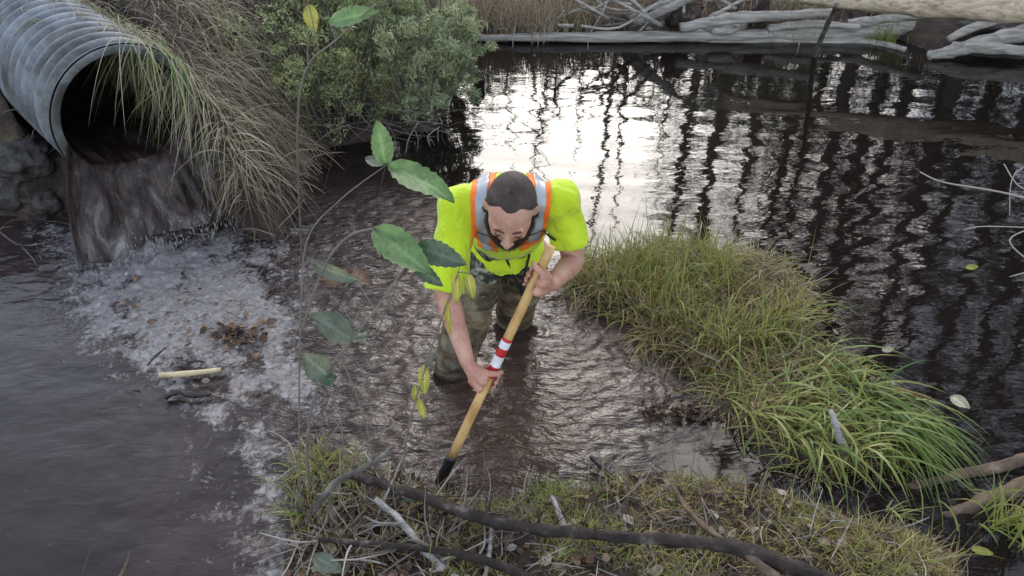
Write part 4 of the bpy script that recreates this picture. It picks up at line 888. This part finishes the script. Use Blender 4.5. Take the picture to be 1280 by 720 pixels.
# eye sockets
for s_ in (-1, 1):
    c_ = np.array(hp(s_ * .031, .088, .008)); d_ = np.linalg.norm(V - c_, axis=1); V -= np.array(HF) * (.004 * np.exp(-(d_ / .013) ** 2))[:, None]
m_skin, nt, b = newmat('skin')
v = objco(nt); n = noise_(nt, 14, 4, .6, 0, v)
nt.links.new(ramp(nt, n, [(.3, (.46, .21, .15)), (.5, (.56, .30, .215)), (.72, (.62, .38, .29))]), b.inputs['Base Color'])
lk = b.inputs['Base Color'].links[0].from_socket; md_ = ramp(nt, noise_(nt, 38, 5, .7, .4, v), [(.63, (1, 1, 1)), (.69, (.45, .32, .26))]); n9 = noise_(nt, 150, 3, .6, 0, v); md2 = ramp(nt, n9, [(.3, (.82, .76, .74)), (.65, (1, 1, 1))]); nt.links.new(mixc(nt, 1.0, mixc(nt, .75, lk, md_, 'MULTIPLY'), md2, 'MULTIPLY'), b.inputs['Base Color'])
b.inputs['Roughness'].default_value = .5; b.inputs['Subsurface Weight'].default_value = .12; b.inputs['Subsurface Radius'].default_value = (.01, .004, .002); b.inputs['Subsurface Scale'].default_value = .6
bump(nt, b, noise_(nt, 260, 3, .6, 0, v), .18, .001)
person = empty('person', tuple(PEL * 1.0), 'man in waders and yellow safety shirt bending over in the bog with a long tool', 'person')
body = own(mesh_np('body', V, Q, m_skin), person)
bvh = BVHTree.FromPolygons([tuple(p) for p in V], Q.tolist())

def dome(name, test, off, mat, centre, nth=110, nph=80, edge=.0015):
    """short hair / beard: shell cast onto the head where test() > 0"""
    pts = {}; VV = []; QQ = []
    for j in range(nph + 1):
        ph = math.pi * j / nph
        for i in range(nth):
            th = 2 * math.pi * i / nth; d = Vector((math.sin(ph) * math.cos(th), math.sin(ph) * math.sin(th), math.cos(ph))); wd = HR * d.x + HF * d.y + HU * d.z
            t_ = test(d)
            if t_ < -.12: continue
            hit = bvh.ray_cast(centre, wd)
            if hit[0] is None or hit[3] > .135: continue
            o_ = -edge + (off + edge) * min(1, max(0, (t_ + .05) / .22)); o_ += .0003 * mnoise.noise(hit[0] * 160)
            pts[(j, i)] = len(VV); VV.append(tuple(hit[0] + wd * o_))
    for (j, i) in pts:
        k4 = [(j, i), (j, (i + 1) % nth), (j + 1, (i + 1) % nth), (j + 1, i)]
        if all(k in pts for k in k4): QQ.append([pts[k] for k in k4])
    shells[name] = (np.array(VV), np.array(QQ)); return own(mesh_np(name, VV, QQ, mat), person)
shells = {}
def strands(src, name, n, L, r_, mat, dn, out, jit):
    V_, Q_ = shells[src]; N_ = vnormals(V_, Q_); k = rng.integers(0, len(Q_), n); c_ = V_[Q_[k]].mean(1); nn = N_[Q_[k, 0]]; cc = np.array(HC); sg = np.sign(((c_ - cc) * nn).sum(1))[:, None]; nn = nn * sg
    d_ = nn * out + np.array(dn) + G(0, jit, (n, 3)); d_ /= np.linalg.norm(d_, axis=1)[:, None]; sd = np.cross(d_, G(0, 1, (n, 3))); sd /= np.linalg.norm(sd, axis=1)[:, None]; l_ = (U(.5, 1.2, n) * L)[:, None]
    c_ = c_ + G(0, .0012, (n, 3)) - nn * .001; mid = c_ + d_ * l_ * .5 + np.array(dn) * l_ * .12; en = c_ + d_ * l_ + np.array(dn) * l_ * .35
    VV = np.stack([c_ - sd * r_, c_ + sd * r_, mid + sd * r_ * .8, mid - sd * r_ * .8, en + sd * r_ * .25, en - sd * r_ * .25], 1).reshape(-1, 3); b_ = np.arange(n)[:, None] * 6
    return own(mesh_np(name, VV, np.concatenate([b_ + [0, 1, 2, 3], b_ + [3, 2, 4, 5]]), mat), person)
m_hair = mat_noise('buzzed_hair', [(.3, (.035, .024, .02)), (.55, (.07, .052, .044)), (.75, (.12, .09, .078))], 24, .75, .5, .002, bscale=500)
m_beard = mat_noise('beard_hair', [(.3, (.012, .007, .005)), (.7, (.045, .026, .018))], 120, .8, 1, .004, bscale=400)
hcn = hp(0, -.005, .02)
m_brow = mat_noise('brow_hair', [(.3, (.07, .035, .024)), (.7, (.16, .085, .06))], 300, .8, 1, .002)
def hair_t(d):
    # hairline: above the forehead in front, down past the ears behind
    az_ = math.atan2(abs(d.x), d.y); lim = .80 - .9 * float(sstep(.55, 2.1, az_))
    if az_ > 1.9: lim = -.45
    return d.z - lim + .04 * math.cos(az_ * 3.2)
dome('hair', hair_t, .0045, m_hair, hcn, 220, 160)
def beard_t(d):
    az_ = abs(math.atan2(d.x, d.y))
    return min(.35, -.62 - d.z + .35 * (az_ > .0) * min(az_, .9) * .75, 1.25 - az_) if not (az_ < .32 and d.z > -.70 and d.z < -.52) else -.05
dome('beard', lambda d: min(-.54 - d.z + .36 * float(sstep(.25, 1.2, abs(math.atan2(d.x, d.y)))), 1.5 - abs(math.atan2(d.x, d.y))), .015, m_beard, hp(0, -.005, .005), 200, 200)
m_st = mat_noise('hair_strands', [(.3, (.06, .042, .035)), (.7, (.20, .15, .13))], 90, .6, .1, .001)
strands('hair', 'hair_stubble', 15000, .0030, .00022, m_st, tuple(-HU * .1), 1, .35)
m_bs = mat_noise('beard_strands', [(.3, (.02, .012, .008)), (.7, (.09, .05, .034))], 90, .6, .1, .001)
strands('beard', 'beard_strands', 9000, .013, .0004, m_bs, tuple(-HU * .9), .8, .35)
for s_ in (-1, 1):
    bm = bmesh.new(); capsule(bm, hp(s_ * .016, .0905, .0225), .0036, hp(s_ * .034, .0885, .0285), .0042, 10); capsule(bm, hp(s_ * .034, .0885, .0285), .0042, hp(s_ * .050, .075, .0225), .0024, 10)
    me = bpy.data.meshes.new('eyebrow'); bm.to_mesh(me); bm.free(); me.materials.append(m_brow); o = bpy.data.objects.new('eyebrow', me); COL.objects.link(o); own(o, person)
    bm = bmesh.new(); capsule(bm, hp(s_ * .020, .0895, -.0035), .0014, hp(s_ * .032, .0925, -.0055), .0017, 8); capsule(bm, hp(s_ * .032, .0925, -.0055), .0017, hp(s_ * .043, .0855, -.002), .0012, 8)
    me = bpy.data.meshes.new('eyelashes'); bm.to_mesh(me); bm.free(); me.materials.append(m_beard); o = bpy.data.objects.new('eyelashes', me); COL.objects.link(o); own(o, person)

# shirt
bm = bmesh.new(); tm = torso(bm, .014)
sleeve = []
for S_, E_, f_ in ((SR, ER, 1.0), (SL, EL, .66)):
    en = S_.lerp(E_, f_); dr = (E_ - S_).normalized(); capsule(bm, S_, .063, en + dr * .04, .076); sleeve.append((en, dr))
V, Q = remesh(bm, .006); V = smooth(V, Q, 10)
nr = vnormals(V, Q)
wr = np.array([mnoise.noise(Vector((p[0] * 7, (p[1] + p[2]) * 16, (p[1] - p[2]) * 5))) * .6 + mnoise.noise(Vector((p[0] * 22 + p[2] * 9, p[1] * 20, p[2] * 28))) * .35 for p in V])
drape = np.array([abs(mnoise.noise(Vector((p[0] * 13 + p[2] * 6, p[1] * 9, p[2] * 5 + 4)))) for p in V])
V += nr * (wr * .007 + (.12 - drape) * .022)[:, None]; V = smooth(V, Q, 2)
kill = np.zeros(len(V), bool)
for en, dr in sleeve:
    rel = V - np.array(en); s_ = rel @ np.array(dr); nr_ = np.linalg.norm(rel, axis=1) < .16
    V = np.where((nr_ & (np.abs(s_) < .0055))[:, None], V - np.array(dr) * s_[:, None], V); kill |= (s_ >= .0055) & nr_
hem = WAI.lerp(PEL, .15); spn = np.array((NB - PEL).normalized()); sh_ = (V - np.array(hem)) @ spn + .100 - .008 * np.sin(V[:, 0] * 25); rg_ = (np.abs(V[:, 0] + .02) < .26) & (V[:, 2] < .66); V = np.where((rg_ & (np.abs(sh_) < .0055))[:, None], V - spn * sh_[:, None], V); kill |= (sh_ <= -.0055) & rg_
nc_ = np.array(NB.lerp(HC, .42)); dn_ = np.linalg.norm(V - nc_, axis=1); V = np.where((np.abs(dn_ - .074) < .005)[:, None], nc_ + (V - nc_) / dn_[:, None] * .074, V); kill |= dn_ < .069
Q2 = Q[~kill[Q].any(1)]
m_shirt, nt, b = newmat('hi_vis_fabric')
v = objco(nt); n = noise_(nt, 9, 4, .6, 0, v)
nt.links.new(ramp(nt, n, [(.3, (.47, .62, .008)), (.7, (.57, .72, .014))]), b.inputs['Base Color']); lk = b.inputs['Base Color'].links[0].from_socket; md_ = ramp(nt, noise_(nt, 26, 6, .75, .3, v), [(.66, (1, 1, 1)), (.72, (.45, .36, .3))]); nt.links.new(mixc(nt, .8, lk, md_, 'MULTIPLY'), b.inputs['Base Color']); b.inputs['Roughness'].default_value = .8; b.inputs['Sheen Weight'].default_value = .2
fold = noise_(nt, 9, 2, .45, 1.3, objco(nt, (1, 2.2, .8), (.5, .3, .4)))
bump(nt, b, math_(nt, 'ADD', math_(nt, 'MULTIPLY', fold, 2.2), math_(nt, 'ADD', math_(nt, 'MULTIPLY', noise_(nt, 22, 3, .5, .6, v), .35), math_(nt, 'MULTIPLY', noise_(nt, 500, 2, .5, 0, v), .1))), .75, .012)
used = np.unique(Q2); mp = -np.ones(len(V), int); mp[used] = np.arange(len(used))
shirt = own(mesh_np('safety_shirt', V[used], mp[Q2], m_shirt), person)
md = shirt.modifiers.new('s', 'SOLIDIFY'); md.thickness = .003; md.offset = 0
sb = BVHTree.FromPolygons([tuple(p) for p in V[used]], mp[Q2].tolist())
m_or = mat_noise('orange_tape', [(.3, (.85, .16, .02)), (.7, (.95, .24, .04))], 30, .7, .4, .002)
m_si = mat_noise('silver_tape', [(.3, (.30, .32, .36)), (.7, (.46, .48, .52))], 12, .35, .4, .002, spec=.8)
m_bl = mat_noise('black_elastic', [(.3, (.012, .012, .014)), (.7, (.03, .03, .03))], 40, .7, .4, .002)
S3 = (NB - PEL).normalized(); FR3 = Vector(tm.col[1]); 
def strap(cx, ts, w0, w1, off, mat, name, parent, ncol=5, lat=None):
    VV = []; ok = []
    for t in ts:
        for k in range(ncol):
            x_ = w0 + (w1 - w0) * k / (ncol - 1)
            a_ = max(0, min(1, t)) * math.pi
            ctr = NB - S3 * .10; sl = 0
            if t < 0: ctr = ctr + S3 * t * .35
            if t > 1: ctr = ctr - S3 * (t - 1) * .35
            xx = cx(t) + x_
            d = (-FR3) * math.cos(a_) + S3 * math.sin(a_); c2 = Vector((xx, ctr.y, ctr.z))
            hit = sb.ray_cast(c2 + d * .5, -d)
            if hit[0] is None: VV.append(tuple(c2 + d * .12)); ok.append(False); continue
            n_ = hit[1]; n_ = n_ if n_.dot(d) > 0 else -n_
            VV.append(tuple(hit[0] + n_ * off + d * .001)); ok.append(True)
    ns = len(ts); QQ = [(i * ncol + k, i * ncol + k + 1, (i + 1) * ncol + k + 1, (i + 1) * ncol + k) for i in range(ns - 1) for k in range(ncol - 1)]
    QQ = [q for q in QQ if all(ok[i] for i in q) and max((Vector(VV[q[i]]) - Vector(VV[q[i - 1]])).length for i in range(4)) < .05]
    par = {}
    def find(a):
        while par.setdefault(a, a) != a: a = par[a]
        return a
    for q in QQ:
        for i_ in q[1:]: par[find(i_)] = find(q[0])
    cnt = {}
    for q in QQ: cnt[find(q[0])] = cnt.get(find(q[0]), 0) + 1
    big = max(cnt, key=cnt.get); QQ = [q for q in QQ if find(q[0]) == big]
    VV = np.array(VV); QQ = np.array(QQ); us = np.unique(QQ); mp_ = -np.ones(len(VV), int); mp_[us] = np.arange(len(us)); VV = VV[us]; QQ = mp_[QQ]; VV = smooth(VV, QQ, 3)
    o = mesh_np(name, VV, QQ, mat); own(o, parent); m_ = o.modifiers.new('s', 'SOLIDIFY'); m_.thickness = .0025; m_.offset = 0
    return o
ts = np.linspace(-.5, 1.9, 110)
vest = {}
for s_, nm in ((-1, 'l'), (1, 'r')):
    cx = (lambda t, s_=s_: s_ * (.098 - .012 * abs(t - .5)) - .008)
    so_ = strap(cx, ts, -.046, .046, .005, m_or, 'vest_strap', person, 9); so_['label'] = 'orange vest strap over a shoulder'
    strap(cx, ts, -.024, .024, .009, m_si, 'reflective_tape', person, 7)
# black elastic bands beside the straps
for cxm, w_ in (((-.105), .07), ((.10), .07)):
    for tb in (1.02,):
        strap(lambda t, c_=cxm: c_, np.linspace(tb, tb + .035, 4), -w_, w_, .0125, m_bl, 'elastic_band', person, 13)
# waders
m_wad, nt, b = newmat('wader_fabric')
v = objco(nt); n = noise_(nt, 11, 5, .6, .6, v); n2 = noise_(nt, 5, 3, .6, 0, v)
c = ramp(nt, n, [(.38, (.028, .02, .012)), (.5, (.10, .07, .04)), (.62, (.21, .16, .095))]); nt.links.new(mixc(nt, math_(nt, 'MULTIPLY', n2, .5), c, (.15, .11, .062)), b.inputs['Base Color'])
b.inputs['Roughness'].default_value = .42; bump(nt, b, noise_(nt, 14, 5, .6, 1.5, v), .9, .02)
m_camo, nt, b = newmat('camouflage_fabric')
v = objco(nt); n = noise_(nt, 26, 4, .6, .8, v)
cr = ramp(nt, n, [(.40, (.015, .015, .012)), (.47, (.05, .055, .03)), (.53, (.15, .14, .10)), (.6, (.33, .32, .27))])
[x for x in nt.nodes if x.type == 'VALTORGB'][0].color_ramp.interpolation = 'CONSTANT'
nt.links.new(cr, b.inputs['Base Color']); b.inputs['Roughness'].default_value = .7; bump(nt, b, noise_(nt, 25, 4, .6, 1, v), .5, .008)
def cloth(parts, name, mat, vox=.007, amp=.012, it=6):
    bm = bmesh.new()
    for p in parts: (capsule if len(p) == 4 else ellip)(bm, *p)
    V, Q = remesh(bm, vox); V = smooth(V, Q, it); nr = vnormals(V, Q)
    wr = np.array([mnoise.noise(Vector((p[0] * 9, p[1] * 9, p[2] * 22))) + .6 * mnoise.noise(Vector((p[0] * 25, p[1] * 20, p[2] * 34))) for p in V]); V += nr * (wr * amp)[:, None]
    return own(mesh_np(name, V, Q, mat), person)
for H_, K_, Ft in ((HIPR, KR, KR + Vector((0, .16, -.5))), (HIPL, KL, KL + Vector((.0, .10, -.5)))):
    a1 = H_.lerp(K_, .25); cloth([(a1, .104, K_, .088), (K_, .088, Ft, .07)], 'wader_leg', m_wad, amp=.013)
cloth([(PEL, (.160, .114, .115), tm), (WAI.lerp(PEL, .45), (.138, .098, .11), tm), (HIPR.lerp(KR, .04), .094, HIPR.lerp(KR, .3), .104), (HIPL.lerp(KL, .04), .090, HIPL.lerp(KL, .3), .104)], 'camouflage_waist', m_camo, amp=.008)
for s_ in (-1, 1):
    m2 = MB(); c0_ = HIPL.lerp(KL, .5); tube(m2, [Vector((.02 + .05 * s_, 2.72, .56)), Vector((.03 + .02 * s_, 2.735, .44)), Vector((.045, 2.80, .30))], .006, 6, 5); m2.build('wader_buckle_strap', m_bl, person)
# tool
tool = empty('digging_tool', tuple(TB), 'long wooden handled bog rake with red and white sticker held by the man', 'tool')
m_hw = mat_noise('ash_handle', [(.3, (.36, .19, .065)), (.5, (.56, .33, .12)), (.72, (.70, .46, .2))], 3, .45, .4, .003, (5, 5, 2), bscale=40, spec=.5)
def rod(a, b_, r0, r1, mat, name, n=20):
    m2 = MB(); tube(m2, [a, a.lerp(b_, .5), b_], [r0, (r0 + r1) / 2, r1], n, 6); m2.build(name, mat, tool)
FT = on_tool(572)
rod(FT, TT + AXT * .02, .0172, .0165, m_hw, 'wooden_handle')

rod(TB - AXT * .10, FT + AXT * .004, .0195, .0205, mat_noise('black_metal', [(.3, (.008, .008, .008)), (.7, (.03, .03, .03))], 30, .3, .2, .002, spec=.6), 'ferrule')
m_red = mat_noise('red_label', [(.3, (.42, .012, .02)), (.7, (.55, .03, .035))], 20, .4, .1, .001); m_wh = mat_noise('white_label', [(.3, (.6, .6, .6)), (.7, (.8, .8, .8))], 20, .4, .1, .001)
def band(y0, y1, mat, nm, x=.0008): rod(on_tool(y0), on_tool(y1), .0172 + x, .0172 + x, mat, nm)
band(470, 422, m_red, 'sticker'); band(457, 444, m_wh, 'sticker_panel', .0016); band(434, 426, m_wh, 'sticker_panel', .0016)
# head of the rake under the surface
m2 = MB(); sdx = AXT.cross(Vector((0, 0, 1))).normalized(); hb = TB - AXT * .10
tube(m2, [hb - sdx * .09, hb, hb + sdx * .09], .008, 8, 3)
for k in range(-3, 4): q = hb + sdx * .028 * k; tube(m2, [q, q + Vector((0, .02, -.05)), q + Vector((0, .06, -.09))], [.005, .0045, .002], 6, 3)
m2.build('rake_head', m_bl, tool)

# ------------------------------------------------------------------ light
w = bpy.data.worlds.new('World'); sc.world = w; w.use_nodes = True; nt = w.node_tree; nt.nodes.clear()
sky = nt.nodes.new('ShaderNodeTexSky'); sky.sky_type = 'NISHITA'; sky.sun_disc = False
SE, SR_ = R(30), R(4)
sky.sun_elevation = SE; sky.sun_rotation = SR_; sky.air_density = 1.0; sky.dust_density = .8; sky.ozone_density = 1.0
hs = nt.nodes.new('ShaderNodeHueSaturation'); hs.inputs['Saturation'].default_value = .55; hs.inputs['Value'].default_value = 1.0
nt.links.new(sky.outputs[0], hs.inputs['Color'])
bg = nt.nodes.new('ShaderNodeBackground'); bg.inputs[1].default_value = .15; wo = nt.nodes.new('ShaderNodeOutputWorld')
nt.links.new(hs.outputs[0], bg.inputs[0]); nt.links.new(bg.outputs[0], wo.inputs[0])
sd_ = bpy.data.lights.new('sun', 'SUN'); sd_.energy = .95; sd_.angle = R(48); sd_.color = (1, .93, .82)
so = bpy.data.objects.new('sun', sd_); COL.objects.link(so)
dirv = Vector((math.sin(SR_) * math.cos(SE), math.cos(SR_) * math.cos(SE), math.sin(SE)))
so.rotation_euler = dirv.to_track_quat('Z', 'Y').to_euler()
sc.view_settings.view_transform = 'Standard'; sc.view_settings.look = 'None'; sc.view_settings.gamma = 1; sc.view_settings.exposure = 1.62
sc.view_settings.use_curve_mapping = False
